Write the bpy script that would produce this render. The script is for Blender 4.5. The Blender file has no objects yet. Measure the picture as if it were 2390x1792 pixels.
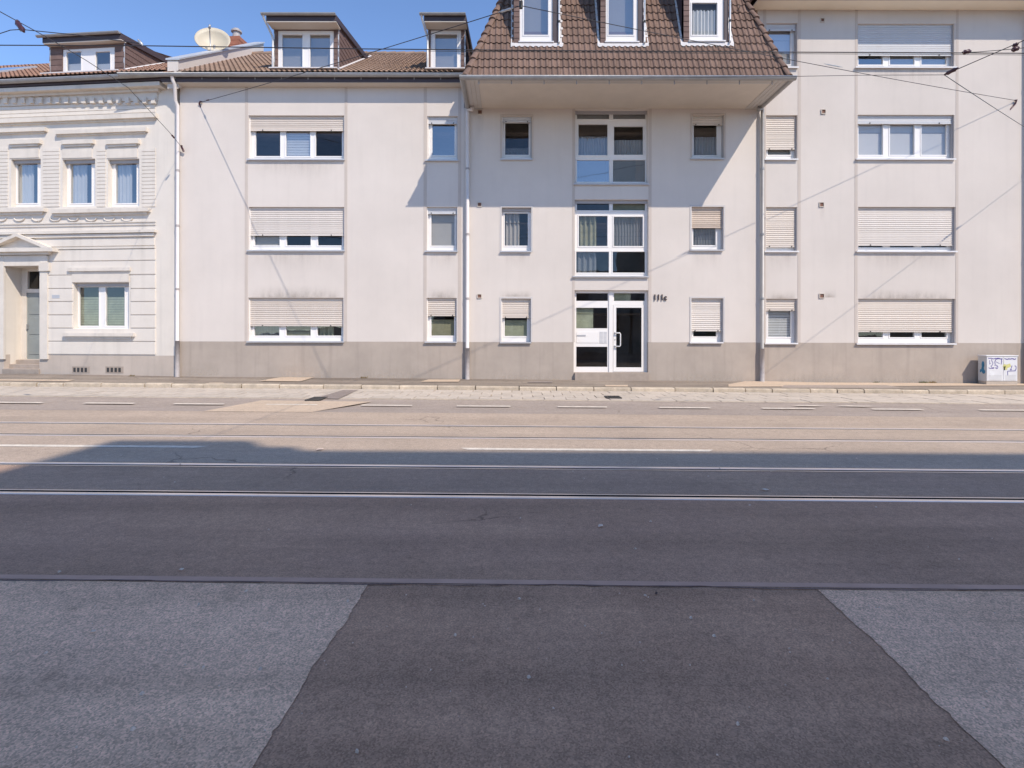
import bpy, bmesh, math, random
from mathutils import Vector, Matrix
random.seed(7)
SC = bpy.context.scene
COL = SC.collection

# ------------------------------------------------------------------ camera
F, HZ, CX, HC, ROLL = 1300.0, 775.0, 1195.0, 1.53, 0.0015   # photo pixels (2390 x 1792)
cam = bpy.data.cameras.new('camera')
camo = bpy.data.objects.new('camera', cam); COL.objects.link(camo)
camo.location = (0, 0, HC); camo.rotation_euler = (math.pi/2, -ROLL, 0)
cam.sensor_width = 36; cam.lens = 36*F/2390; cam.shift_y = (HZ-896)/2390
cam.clip_start = 0.05; cam.clip_end = 4000
SC.camera = camo
# ------------------------------------------------------------------ sky, sun, exposure
SUNV = Vector((1.65, -1.96, 2.68)).normalized()
W = bpy.data.worlds.new('World'); SC.world = W; W.use_nodes = True
nt = W.node_tree; sk = nt.nodes.new('ShaderNodeTexSky')
sk.sky_type = 'NISHITA'; sk.sun_disc = False
sk.sun_elevation = math.asin(SUNV.z); sk.sun_rotation = math.atan2(SUNV.x, SUNV.y)
sk.air_density = 0.9; sk.dust_density = 0.05; sk.ozone_density = 4.0; sk.altitude = 2500
nt.links.new(sk.outputs[0], nt.nodes['Background'].inputs[0])
nt.nodes['Background'].inputs[1].default_value = 0.15
sl = bpy.data.lights.new('sun', 'SUN'); sl.energy = 2.35; sl.angle = math.radians(0.45); sl.color = (1, .90, .775)
so = bpy.data.objects.new('sun', sl); COL.objects.link(so)
so.rotation_euler = SUNV.to_track_quat('Z', 'Y').to_euler(); so.location = (8, -10, 14)
SC.view_settings.view_transform = 'Standard'; SC.view_settings.look = 'None'
SC.view_settings.exposure = 0.92; SC.view_settings.gamma = 1.0; SC.view_settings.use_curve_mapping = False
SC.render.engine = 'CYCLES'
SC.cycles.max_bounces = 6; SC.cycles.diffuse_bounces = 4; SC.cycles.glossy_bounces = 2; SC.cycles.transparent_max_bounces = 6

# ------------------------------------------------------------------ helpers
def ray(px, py):
    dx, dy = px-CX, py-HZ
    return (dx+ROLL*dy)/F, -(dy-ROLL*dx)/F
def P(px, py, Y):
    rx, rz = ray(px, py); return Vector((rx*Y, Y, HC+rz*Y))
D = 16.71                                   # distance of the facades
def gk(d): return -.0137*max(0, min(1, (15.5-d)/5))
def gg(d): return .003+.0042*max(0, min(1, (d-8)/8))
def gp(X, d, h=0.0): return (X, d+gk(d)*X, -gg(d)*X+h)      # the street falls gently to the right
def G(px, py, h=0.0):                       # photo pixel on the street surface -> (X, d)
    rx, rz = ray(px, py); z = h; X = 0; d = 5
    for _ in range(12):
        Y = (z-HC)/rz; X = rx*Y
        d = Y
        for _ in range(4): d = Y-gk(d)*X
        z = -gg(d)*X+h
    return X, d

class MB:
    def __init__(s): s.v = []; s.f = []
    def face(s, pts):
        n = len(s.v); s.v += [tuple(p) for p in pts]; s.f.append(tuple(range(n, n+len(pts))))
    def box(s, x0, x1, y0, y1, z0, z1):
        n = len(s.v)
        s.v += [(x0,y0,z0),(x1,y0,z0),(x1,y1,z0),(x0,y1,z0),(x0,y0,z1),(x1,y0,z1),(x1,y1,z1),(x0,y1,z1)]
        for q in ((0,3,2,1),(4,5,6,7),(0,1,5,4),(1,2,6,5),(2,3,7,6),(3,0,4,7)): s.f.append(tuple(n+i for i in q))
    def hexa(s, b, t):                       # bottom 4 pts, top 4 pts
        n = len(s.v); s.v += [tuple(p) for p in b]+[tuple(p) for p in t]
        for q in ((0,3,2,1),(4,5,6,7),(0,1,5,4),(1,2,6,5),(2,3,7,6),(3,0,4,7)): s.f.append(tuple(n+i for i in q))
    def tube(s, pts, r, n=8, cap=True):
        pts = [Vector(p) for p in pts]; k = len(pts); base = len(s.v)
        rs = r if isinstance(r, (list, tuple)) else [r]*k
        a = None
        for i, p in enumerate(pts):
            d = ((pts[min(i+1,k-1)]-pts[max(i-1,0)])).normalized()
            if a is None: a = d.cross(Vector((0,1,0)) if abs(d.z) > .9 else Vector((0,0,1)))
            a = (a-d*a.dot(d)).normalized(); b = a.cross(d)
            for j in range(n):
                t = 2*math.pi*j/n; s.v.append(tuple(p+(a*math.cos(t)+b*math.sin(t))*rs[i]))
        for i in range(k-1):
            for j in range(n):
                s.f.append((base+i*n+j, base+i*n+(j+1)%n, base+(i+1)*n+(j+1)%n, base+(i+1)*n+j))
        if cap:
            s.f.append(tuple(base+j for j in range(n))); s.f.append(tuple(base+(k-1)*n+j for j in reversed(range(n))))
    def extrude_x(s, prof, x0, x1, closed=True):     # profile of (y, z)
        n = len(s.v); k = len(prof)
        s.v += [(x0, y, z) for y, z in prof]+[(x1, y, z) for y, z in prof]
        for i in range(k if closed else k-1):
            j = (i+1) % k; s.f.append((n+i, n+j, n+k+j, n+k+i))
        if closed: s.f.append(tuple(n+i for i in reversed(range(k)))); s.f.append(tuple(n+k+i for i in range(k)))
    def plate(s, outer, holes, y, depth, outer_sides=True, back=False):
        """vertical sheet facing -y with rectangular holes and reveals of given depth"""
        x0, x1, z0, z1 = outer
        xs = sorted({x0, x1, *[c for h in holes for c in h[:2] if x0 < c < x1]})
        zs = sorted({z0, z1, *[c for h in holes for c in h[2:] if z0 < c < z1]})
        for i in range(len(xs)-1):
            for j in range(len(zs)-1):
                cx, cz = (xs[i]+xs[i+1])/2, (zs[j]+zs[j+1])/2
                if any(h[0] < cx < h[1] and h[2] < cz < h[3] for h in holes): continue
                s.face([(xs[i],y,zs[j]),(xs[i+1],y,zs[j]),(xs[i+1],y,zs[j+1]),(xs[i],y,zs[j+1])])
        def ring(r, inward):
            a, b, c, d = r; yb = y+depth
            q = [[(a,y,c),(a,y,d),(a,yb,d),(a,yb,c)],[(b,y,d),(b,y,c),(b,yb,c),(b,yb,d)]]
            if not inward or d < z1-1e-4: q.append([(a,y,d),(b,y,d),(b,yb,d),(a,yb,d)])
            if not inward or c > z0+1e-4: q.append([(b,y,c),(a,y,c),(a,yb,c),(b,yb,c)])
            for f in q: s.face(f if inward else f[::-1])
        for h in holes:
            ring((max(h[0],x0), min(h[1],x1), max(h[2],z0), min(h[3],z1)), True)
        if outer_sides: ring(outer, False)
    def build(s, name, mat, parent=None, smooth=False, loc=None):
        m = bpy.data.meshes.new(name); m.from_pydata(s.v, [], s.f); m.update()
        if mat: m.materials.append(mat)
        if smooth:
            for p in m.polygons: p.use_smooth = True
        return link(name, m, parent, loc)
def link(name, m, parent=None, loc=None):
    o = bpy.data.objects.new(name, m); COL.objects.link(o)
    if parent: o.parent = parent
    if loc: o.location = loc
    return o
def tag(o, label=None, cat=None, group=None, kind=None):
    if label: o['label'] = label
    if cat: o['category'] = cat
    if group: o['group'] = group
    if kind: o['kind'] = kind
    return o
def empty(name, loc=(0,0,0), rz=0):
    o = bpy.data.objects.new(name, None); COL.objects.link(o); o.location = loc; o.rotation_euler = (0,0,rz)
    o.empty_display_size = .3
    return o
def boxo(name, mat, parent, *b):
    m = MB(); m.box(*b); return m.build(name, mat, parent)
def bevel(o, w=.006, seg=2):
    md = o.modifiers.new('bevel', 'BEVEL'); md.width = w; md.segments = seg; md.limit_method = 'ANGLE'; return o

# ------------------------------------------------------------------ materials
MATS = {}
def nn(t, typ, **kw):
    n = t.nodes.new(typ)
    for k, v in kw.items(): setattr(n, k, v)
    return n
def mat(name, col, rough=.7, var=.06, vs=1.5, bump=0., bs=120., metal=0., spec=.4, rnd=0., streak=0., speck=0., stretch=None, col2=None, hue=0.):
    m = bpy.data.materials.new(name); m.use_nodes = True; t = m.node_tree; L = t.links.new
    b = t.nodes['Principled BSDF']; b.inputs['Roughness'].default_value = rough
    b.inputs['Metallic'].default_value = metal; b.inputs['Specular IOR Level'].default_value = spec
    tc = nn(t, 'ShaderNodeTexCoord'); src = tc.outputs['Object']
    mp = nn(t, 'ShaderNodeMapping'); L(src, mp.inputs[0])
    if stretch: mp.inputs['Scale'].default_value = stretch
    n1 = nn(t, 'ShaderNodeTexNoise'); n1.inputs['Scale'].default_value = vs; n1.inputs['Detail'].default_value = 6; n1.inputs['Roughness'].default_value = .62
    L(mp.outputs[0], n1.inputs['Vector'])
    cr = nn(t, 'ShaderNodeValToRGB'); e = cr.color_ramp.elements
    c2 = col2 or tuple(min(1, c*(1+var)) for c in col); c1 = tuple(c*(1-var) for c in col)
    e[0].position = .3; e[0].color = (*c1, 1); e[1].position = .72; e[1].color = (*c2, 1)
    L(n1.outputs['Fac'], cr.inputs[0]); cur = cr.outputs[0]
    def mul(cur, fac_socket):
        mx = nn(t, 'ShaderNodeMix', data_type='RGBA', blend_type='MULTIPLY'); mx.inputs[0].default_value = 1
        L(cur, mx.inputs[6]); L(fac_socket, mx.inputs[7]); return mx.outputs[2]
    if streak:
        m2 = nn(t, 'ShaderNodeMapping'); m2.inputs['Scale'].default_value = (5, 5, .35); L(src, m2.inputs[0])
        n2 = nn(t, 'ShaderNodeTexNoise'); n2.inputs['Scale'].default_value = 1.; n2.inputs['Detail'].default_value = 5; L(m2.outputs[0], n2.inputs['Vector'])
        r2 = nn(t, 'ShaderNodeMapRange'); r2.inputs[1].default_value = .52; r2.inputs[2].default_value = .75; r2.inputs[3].default_value = 1; r2.inputs[4].default_value = 1-streak
        L(n2.outputs['Fac'], r2.inputs[0]); cur = mul(cur, r2.outputs[0])
    if speck:
        v = nn(t, 'ShaderNodeTexNoise'); v.inputs['Scale'].default_value = bs*.8; v.inputs['Detail'].default_value = 3; L(src, v.inputs['Vector'])
        r3 = nn(t, 'ShaderNodeMapRange'); r3.inputs[1].default_value = .3; r3.inputs[2].default_value = .72; r3.inputs[3].default_value = 1-speck; r3.inputs[4].default_value = 1+speck
        L(v.outputs['Fac'], r3.inputs[0]); cur = mul(cur, r3.outputs[0])
    if rnd:
        oi = nn(t, 'ShaderNodeObjectInfo'); r4 = nn(t, 'ShaderNodeMapRange'); r4.inputs[3].default_value = 1-rnd; r4.inputs[4].default_value = 1+rnd
        L(oi.outputs['Random'], r4.inputs[0]); cur = mul(cur, r4.outputs[0])
    L(cur, b.inputs['Base Color'])
    if bump:
        n3 = nn(t, 'ShaderNodeTexNoise'); n3.inputs['Scale'].default_value = bs; n3.inputs['Detail'].default_value = 4; L(src, n3.inputs['Vector'])
        bp = nn(t, 'ShaderNodeBump'); bp.inputs['Strength'].default_value = bump; bp.inputs['Distance'].default_value = .01
        L(n3.outputs['Fac'], bp.inputs['Height']); L(bp.outputs[0], b.inputs['Normal'])
    MATS[name] = m; return m
def asphalt(name, col, var=.12, grain=.35, rough=.85, gscale=90, tint=(1,1,1), stain=.25, crack=.5):
    m = bpy.data.materials.new(name); m.use_nodes = True; t = m.node_tree; L = t.links.new
    b = t.nodes['Principled BSDF']; b.inputs['Roughness'].default_value = rough; b.inputs['Specular IOR Level'].default_value = .3
    tc = nn(t, 'ShaderNodeTexCoord'); src = tc.outputs['Object']
    def noise(s, det=6, rg=.6, st=None):
        n = nn(t, 'ShaderNodeTexNoise'); n.inputs['Scale'].default_value = s; n.inputs['Detail'].default_value = det; n.inputs['Roughness'].default_value = rg
        if st:
            mp = nn(t, 'ShaderNodeMapping'); mp.inputs['Scale'].default_value = st; L(src, mp.inputs[0]); L(mp.outputs[0], n.inputs['Vector'])
        else: L(src, n.inputs['Vector'])
        return n.outputs['Fac']
    def rng(s, a, bb, c, d):
        r = nn(t, 'ShaderNodeMapRange'); L(s, r.inputs[0])
        for i, v in enumerate((a, bb, c, d)): r.inputs[1+i].default_value = v
        return r.outputs[0]
    def mulm(a, bsock):
        x = nn(t, 'ShaderNodeMath', operation='MULTIPLY'); L(a, x.inputs[0]); L(bsock, x.inputs[1]); return x.outputs[0]
    f = rng(noise(.9), .3, .7, 1-var, 1+var)
    f = mulm(f, rng(noise(1.2, 5, .6, (.12, 1.6, 1)), .35, .75, 1+stain*.4, 1-stain))     # marks along the traffic
    f = mulm(f, rng(noise(2.6, 4, .7), .60, .74, 1, 1-stain*.9))                            # oil and damp blotches
    vo = nn(t, 'ShaderNodeTexVoronoi'); vo.inputs['Scale'].default_value = gscale*1.7; L(src, vo.inputs['Vector'])
    bw = nn(t, 'ShaderNodeRGBToBW'); L(vo.outputs['Color'], bw.inputs[0])
    f = mulm(f, rng(bw.outputs[0], .15, .85, 1-grain, 1+grain))
    f = mulm(f, rng(noise(14, 4, .7), .3, .7, .88, 1.12))
    ck = nn(t, 'ShaderNodeTexVoronoi', feature='DISTANCE_TO_EDGE'); ck.inputs['Scale'].default_value = .55
    wn = nn(t, 'ShaderNodeTexNoise'); wn.inputs['Scale'].default_value = 2.2; wn.inputs['Detail'].default_value = 5; L(src, wn.inputs['Vector'])
    mxv = nn(t, 'ShaderNodeMix', data_type='VECTOR'); mxv.inputs[0].default_value = .34; L(src, mxv.inputs[4]); L(wn.outputs['Color'], mxv.inputs[5]); L(mxv.outputs[1], ck.inputs['Vector'])
    gate = rng(noise(.4, 2), .52, .6, 0, 1)
    line = rng(ck.outputs['Distance'], .0, .006, crack, 0)
    cm = nn(t, 'ShaderNodeMath', operation='SUBTRACT'); cm.inputs[0].default_value = 1; L(mulm(line, gate), cm.inputs[1])
    f = mulm(f, cm.outputs[0])
    wv = noise(30, 2, .5)
    cr = nn(t, 'ShaderNodeValToRGB'); e = cr.color_ramp.elements
    e[0].position = .25; e[1].position = .75
    e[0].color = (col[0]*tint[0], col[1]*tint[1], col[2]*tint[2], 1); e[1].color = (*col, 1)
    L(noise(.55, 3), cr.inputs[0])
    mx = nn(t, 'ShaderNodeMix', data_type='RGBA', blend_type='MULTIPLY'); mx.inputs[0].default_value = 1
    L(cr.outputs[0], mx.inputs[6]); L(f, mx.inputs[7]); L(mx.outputs[2], b.inputs['Base Color'])
    bp = nn(t, 'ShaderNodeBump'); bp.inputs['Strength'].default_value = .45; bp.inputs['Distance'].default_value = .004
    L(vo.outputs['Distance'], bp.inputs['Height'])
    b3 = nn(t, 'ShaderNodeBump'); b3.inputs['Strength'].default_value = .25; b3.inputs['Distance'].default_value = .012
    L(wv, b3.inputs['Height']); L(bp.outputs[0], b3.inputs['Normal']); L(b3.outputs[0], b.inputs['Normal'])
    MATS[name] = m; return m
def glassmat(name, tint=.8, refl=.16, rough=.015):
    m = bpy.data.materials.new(name); m.use_nodes = True; t = m.node_tree; L = t.links.new
    t.nodes.remove(t.nodes['Principled BSDF']); out = t.nodes['Material Output']
    tr = nn(t, 'ShaderNodeBsdfTransparent'); tr.inputs[0].default_value = (tint, tint*1.01, tint, 1)
    gl = nn(t, 'ShaderNodeBsdfGlossy'); gl.inputs['Roughness'].default_value = rough; gl.inputs[0].default_value = (1,1,1,1)
    fr = nn(t, 'ShaderNodeLayerWeight'); fr.inputs[0].default_value = .5
    pw = nn(t, 'ShaderNodeMath', operation='POWER'); pw.inputs[1].default_value = 4.; L(fr.outputs['Facing'], pw.inputs[0])
    r = nn(t, 'ShaderNodeMapRange'); r.inputs[1].default_value = 0; r.inputs[2].default_value = 1; r.inputs[3].default_value = refl; r.inputs[4].default_value = 1
    tc = nn(t, 'ShaderNodeTexCoord'); n = nn(t, 'ShaderNodeTexNoise'); n.inputs['Scale'].default_value = 1.4; L(tc.outputs['Object'], n.inputs['Vector'])
    bp = nn(t, 'ShaderNodeBump'); bp.inputs['Strength'].default_value = .04; bp.inputs['Distance'].default_value = .05; L(n.outputs['Fac'], bp.inputs['Height']); L(bp.outputs[0], gl.inputs['Normal'])
    mx = nn(t, 'ShaderNodeMixShader'); L(pw.outputs[0], r.inputs[0]); L(r.outputs[0], mx.inputs[0]); L(tr.outputs[0], mx.inputs[1]); L(gl.outputs[0], mx.inputs[2])
    L(mx.outputs[0], out.inputs[0]); MATS[name] = m; return m
def netmat(name, col, a=.6):
    m = bpy.data.materials.new(name); m.use_nodes = True; t = m.node_tree; L = t.links.new
    b = t.nodes['Principled BSDF']; b.inputs['Base Color'].default_value = (*col, 1); b.inputs['Roughness'].default_value = .9
    b.inputs['Alpha'].default_value = a; MATS[name] = m; return m

WALL = (.67, .602, .542)
m_wall = mat('plaster_white', WALL, .92, .06, .45, .12, 160, streak=.03, spec=.2)
m_wall2 = mat('plaster_white_right', tuple(c*.97 for c in WALL), .92, .065, .4, .12, 160, streak=.035, spec=.2)
m_plinth = mat('plinth_paint', (.43, .362, .305), .9, .09, 1.4, .15, 120, streak=.12, spec=.2)
m_strip = mat('strip_paint', (.56, .485, .425), .9, .05, 1.5, .08, 140, spec=.2)
m_old = mat('stucco_cream', (.73, .665, .585), .9, .05, 1.3, .1, 110, streak=.10, spec=.2)
m_oldtrim = mat('stucco_trim', (.70, .635, .555), .9, .07, 2.5, .1, 90, streak=.12, spec=.2)
m_oldpl = mat('old_plinth', (.52, .44, .37), .9, .08, 1.6, .15, 110, streak=.1)
m_soffit = mat('soffit_cream', (.90, .80, .64), .9, .05, .8, .12, 150, spec=.2)
m_board = mat('board_grey', (.50, .465, .43), .6, .05, 2, 0)
m_trim = mat('trim_beige', (.60, .53, .45), .6, .05, 2, 0)
m_pvc = mat('pvc_white', (.84, .80, .76), .32, .02, 3, 0, spec=.5)
m_alu = mat('sill_alu', (.52, .51, .51), .4, .05, 4, 0, metal=.25)
m_sillw = mat('sill_white', (.72, .70, .69), .4, .05, 4, 0)
m_slat = mat('shutter_slat', (.645, .565, .49), .5, .05, 1.3, 0, rnd=.09)
m_slat2 = mat('shutter_slat_faded', (.68, .615, .555), .55, .06, 1.3, 0, rnd=.07)
m_slat3 = mat('shutter_slat_brown', (.56, .455, .37), .55, .12, 1.3, 0, rnd=.16)
m_slatg = mat('shutter_slat_grey', (.60, .60, .61), .5, .03, 2, 0, rnd=.04)
m_guide = mat('shutter_guide', (.40, .38, .38), .5, .05, 3)
m_rub = mat('rubber_black', (.02,.02,.022), .7, .1)
m_tile = mat('roof_tile', (.20, .131, .102), .85, .14, 5, .3, 60, rnd=.15, speck=.15, spec=.2)
m_tile2 = mat('roof_tile_light', (.30, .205, .15), .85, .2, 2.2, .3, 60, speck=.15, spec=.2)
m_tileold = mat('roof_tile_old', (.32, .19, .135), .85, .2, 2.2, .3, 60, speck=.15, spec=.2)
m_slate = mat('slate_brown', (.175, .115, .098), .75, .15, 5, .2, 50, rnd=.08, spec=.25)
m_fascia = mat('fascia_dark', (.075, .056, .062), .6, .08, 2)
m_zinc = mat('zinc', (.36, .345, .33), .5, .12, 4, 0, metal=.3)
m_zinclt = mat('zinc_light', (.60, .60, .60), .45, .08, 4, 0, metal=.35)
m_flash = mat('lead_flashing', (.68, .64, .62), .7, .06, 5, .2, 40)
m_pipe = mat('pipe_painted', (.68, .63, .60), .55, .05, 3)
m_castiron = mat('pipe_grey', (.42, .38, .36), .6, .15, 6)
m_dark = mat('interior_dark', (.26, .21, .175), .95, .3, 1.2)
m_terra = mat('vent_terracotta', (.20, .10, .07), .8, .15, 20)
m_steel = mat('rail_steel', (.90, .81, .75), .3, .1, 3, 0, metal=.75, stretch=(.05, 30, 30))
m_groove = mat('rail_groove', (.045, .04, .04), .9, .2, 8)
m_paint = mat('road_paint', (.72, .64, .53), .75, .22, 7, .2, 80, speck=.15)
m_iron = mat('cast_iron', (.045, .042, .04), .6, .2, 10)
m_wire = mat('wire_dark', (.035, .032, .035), .5, .1)
m_ins = mat('insulator_brown', (.07, .025, .03), .35, .2, 8)
m_galv = mat('galvanised', (.45, .45, .45), .4, .1, 10, metal=.6)
m_door = mat('old_door_grey', (.26, .28, .27), .6, .08, 3)
m_stone = mat('step_stone', (.38, .31, .255), .85, .12, 5, .2, 60)
m_curt_w = mat('curtain_white', (.70, .70, .70), .9, .03, 3)
m_curt_g = mat('blind_grey', (.40, .375, .35), .9, .05, 2)
m_curt_lg = mat('blind_light', (.64, .62, .62), .9, .04, 2)
m_curt_refl_o = mat('curtain_olive_reflect', (.27, .26, .17), .9, .3, 3)  # greenish reflections in the panes, put into an olive curtain colour
m_curt_refl_gr = mat('curtain_green_reflect', (.34, .36, .26), .9, .25, 3)  # curtain tone that carries the green mirrored in the lower panes
m_net = netmat('net_curtain', (.66, .68, .72), .55)
m_netl = netmat('net_thin', (.55, .58, .62), .32)
m_glass = glassmat('glass', .82, .085)
m_glass2 = glassmat('glass_bright', .75, .24)
m_glass3 = glassmat('glass_dull', .86, .045)
m_asph_tram = asphalt('asphalt_tram', (.45, .352, .268), .08, .20, tint=(.97,.965,.975), stain=.12)
m_asph_lane = asphalt('asphalt_lane', (.375, .305, .25), .08, .20, tint=(.95,.96,1.0), stain=.12)
m_asph_near = asphalt('asphalt_near', (.475, .28, .175), .12, .24, gscale=85, tint=(.95,.95,1.02), stain=.22)
m_asph_bed = asphalt('asphalt_between_rails', (.42, .282, .195), .10, .22, gscale=85, tint=(.97,.96,1.0), stain=.2)
m_asph_dark = asphalt('asphalt_driveway', (.45, .268, .172), .16, .26, gscale=85, tint=(1.06,1.0,.95), stain=.3)
m_asph_light = asphalt('asphalt_worn', (.77, .475, .30), .14, .30, gscale=80, tint=(.96,.97,1.02), stain=.25)
m_asph_walk = asphalt('asphalt_walk', (.28, .23, .185), .16, .2, stain=.35)
m_patch = asphalt('asphalt_patch', (.58, .45, .33), .06, .14, stain=.1)
m_patchd = asphalt('asphalt_patch_brown', (.28, .23, .20), .08, .2, stain=.1)
m_seam = mat('tar_seam', (.13, .085, .075), .6, .2, 10)
m_slab = mat('concrete_slab', (.53, .455, .375), .9, .12, 4, .3, 90, rnd=.07, speck=.12)
m_joint = mat('slab_joint', (.35, .29, .23), .95, .2, 8)
m_kerb = mat('kerb_stone', (.50, .415, .315), .9, .2, 5, .4, 60, rnd=.10, speck=.15)
m_ground = mat('ground_soil', (.16, .14, .12), .95, .2, .2)

# ------------------------------------------------------------------ the street
g = MB(); g.face([(-1500,-1500,-1.2),(1500,-1500,-1.2),(1500,1500,-1.2),(-1500,1500,-1.2)])
tag(g.build('ground', m_ground), kind='structure')
XL, XR = -45., 45.
def strip(mb, d0, d1, x0=XL, x1=XR, h=0., n=1, h1=None):
    h1 = h if h1 is None else h1
    for i in range(n):
        a, b = x0+(x1-x0)*i/n, x0+(x1-x0)*(i+1)/n
        mb.face([gp(a,d0,h), gp(b,d0,h), gp(b,d1,h1), gp(a,d1,h1)])
def gpoly(mb, pts, h):                      # photo pixels on the street
    mb.face([gp(*G(*p), h) for p in pts][::-1])
RAILS = [(5.165, 1), (6.335, -1), (8.02, 1), (9.09, -1)]        # head centre, side of the groove (towards the other rail)
HEAD, GROOVE, LIP = .08, .05, .022
edges = []
for d, s in RAILS:
    a, b = (d-HEAD/2, d+HEAD/2+GROOVE+LIP) if s > 0 else (d-HEAD/2-GROOVE-LIP, d+HEAD/2)
    edges.append((a, b))
SEAM = 3.365; LANE0 = 10.47; LANE1 = 12.5; KERB = 14.62; WALK = D
road = MB()
strip(road, SEAM, edges[0][0]); near = road.build('road', m_asph_near); tag(near, kind='structure')
b = MB()
cuts = [edges[0][1], edges[1][0], edges[1][1], edges[2][0], edges[2][1], edges[3][0], edges[3][1], LANE0]
for i in range(2, 8, 2): strip(b, cuts[i], cuts[i+1])
b2 = MB(); strip(b2, cuts[0], cuts[1]); b2.build('tram_bed', m_asph_bed, near)
b.build('tram_bed', m_asph_tram, near)
b = MB(); strip(b, LANE0, LANE1); b.build('far_lane', m_asph_lane, near)
b = MB(); strip(b, -2.5, SEAM); fg = b.build('near_lane', m_asph_dark, near)
# rails
track = empty('tram_track'); tag(track, 'pair of grooved tram tracks running along the asphalt street', 'tram track')
for (d, s), (a, c) in zip(RAILS, edges):
    m = MB(); T = .004
    if s > 0: hd = (a, a+HEAD); gr = (a+HEAD, a+HEAD+GROOVE); lp = (c-LIP, c)
    else: hd = (c-HEAD, c); gr = (a+LIP, a+LIP+GROOVE); lp = (a, a+LIP)
    def stripz(mb, d0, d1, h0, h1): strip(mb, d0, d1, h=h0, h1=h1)
    stripz(m, hd[0], hd[0]+.012, T-.004, T); stripz(m, hd[0]+.012, hd[1]-.012, T, T); stripz(m, hd[1]-.012, hd[1], T, T-.004)
    stripz(m, lp[0], lp[1], T-.002, T-.002)
    r = m.build('rail', m_steel, track)
    m = MB()
    stripz(m, gr[0], gr[1], -.045, -.045)
    e0 = hd[1] if s > 0 else hd[0]
    for q in gr:
        m.face([gp(XL,q,-.045), gp(XR,q,-.045), gp(XR,q,.0), gp(XL,q,.0)])
    m.build('groove', m_groove, r)
# seam, patches, paint (children of the road)
m = MB(); m2 = MB(); n = 220; random.seed(3)
up = []; lo = []
for i in range(n+1):
    x = -9+18*i/n; wv_ = .010*math.sin(x*2.3)+.006*math.sin(x*7.1); up.append(gp(x, SEAM+.001+wv_+random.uniform(-.003,.003), .0055)); lo.append(gp(x, SEAM-.006+wv_+random.uniform(-.010,.005), .0055))
for i in range(n): m.face([lo[i], lo[i+1], up[i+1], up[i]])
m.build('tar_seam', m_seam, near)
m = MB(); strip(m, SEAM+.012, SEAM+.07, -9, 9, .003); m.build('joint_band', mat('joint_band', (.54,.325,.235), .8, .12, 4, .2, 90), near)
def ragged(pts, amp, k=10):                  # a cut edge that wanders and crumbles a little
    out = []; ph = [random.uniform(0, 6) for _ in range(6)]; L_ = 0.
    for i, p in enumerate(pts):
        q = pts[(i+1) % len(pts)]; dx, dy = q[0]-p[0], q[1]-p[1]; ln = math.hypot(dx, dy) or 1; nx, ny = -dy/ln, dx/ln
        kk = max(2, int(ln/.025)) if ln < 4 else 12
        for j in range(kk):
            t = j/kk; l = t*ln; w = amp*(.55*math.sin(l*3+ph[0])+.35*math.sin(l*9+ph[1])+.22*math.sin(l*23+ph[2]))+random.uniform(-.12, .12)*amp*2
            if random.random() < .06: w -= amp*.8
            w *= min(1, 6*t, 6*(1-t)) if j else 0
            out.append((p[0]+dx*t+nx*w, p[1]+dy*t+ny*w))
    return out
def gpatch(name, mt, pts, h=.004, amp=0., world=None, k=10):
    m = MB(); q = [G(*p) for p in pts] if world is None else world
    if amp: q = ragged(q, amp, k)
    m.face([gp(x, d, h) for x, d in q])
    o = m.build(name, mt, near)
    bm = bmesh.new(); bm.from_mesh(o.data); bmesh.ops.triangulate(bm, faces=bm.faces)
    for f in bm.faces:
        if f.normal.z < 0: f.normal_flip()
    bm.to_mesh(o.data); bm.free(); return o
A = G(857, 1368); B = G(590, 1792); C_ = G(1912, 1380); E_ = G(2345, 1792)
gpatch('worn_asphalt', m_asph_light, None, .004, .016, [(-9, SEAM-.02), (A[0], SEAM-.02), B, (B[0]-.25, .3), (-9, .3)], 70)
gpatch('worn_asphalt', m_asph_light, None, .004, .016, [(C_[0], SEAM-.02), (9, SEAM-.02), (9, .3), (E_[0]+.3, .3), E_], 70)
gpatch('light_patch', m_patch, [(474,960),(611,934.5),(868,937.5),(727,962)], .004)
for x0, x1 in [(-130,-70),(0-75,42),(155,276),(380,500),(608,730),(839,959),(1066,1191),(1301,1415),(1532,1650),(1762,1881),(2002,2115),(2230,2362),(2465,2585)]:
    ax, _ = G(x0, 948); bx, _ = G(x1, 949); dd = 11.46
    m = MB(); strip(m, dd-.06, dd+.06, ax, bx, .008); m.build('lane_dash', m_paint, near)
for x0, x1 in [(-600,488),(1072,1667)]:
    y = 1041 if x0 < 0 else 1051
    ax, dd = G(x0, y); bx, _ = G(x1, y); dd = 7.27
    m = MB(); m.face([gp(ax+.1,dd-.06,.004),gp(bx-.1,dd-.06,.004),gp(bx,dd+.06,.004),gp(ax,dd+.06,.004)]); m.build('centre_line', m_paint, near)
for x0, x1, y in [(1846,1925,946.5),(1948,2040,947.5)]:
    ax, dd = G(x0, y); bx, _ = G(x1, y)
    m = MB(); m.face([gp(ax,dd-.04,.009),gp(bx-.3,dd-.09,.009),gp(bx,dd,.009),gp(ax+.2,dd+.05,.009)]); m.build('worn_marking', m_paint, near)
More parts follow.
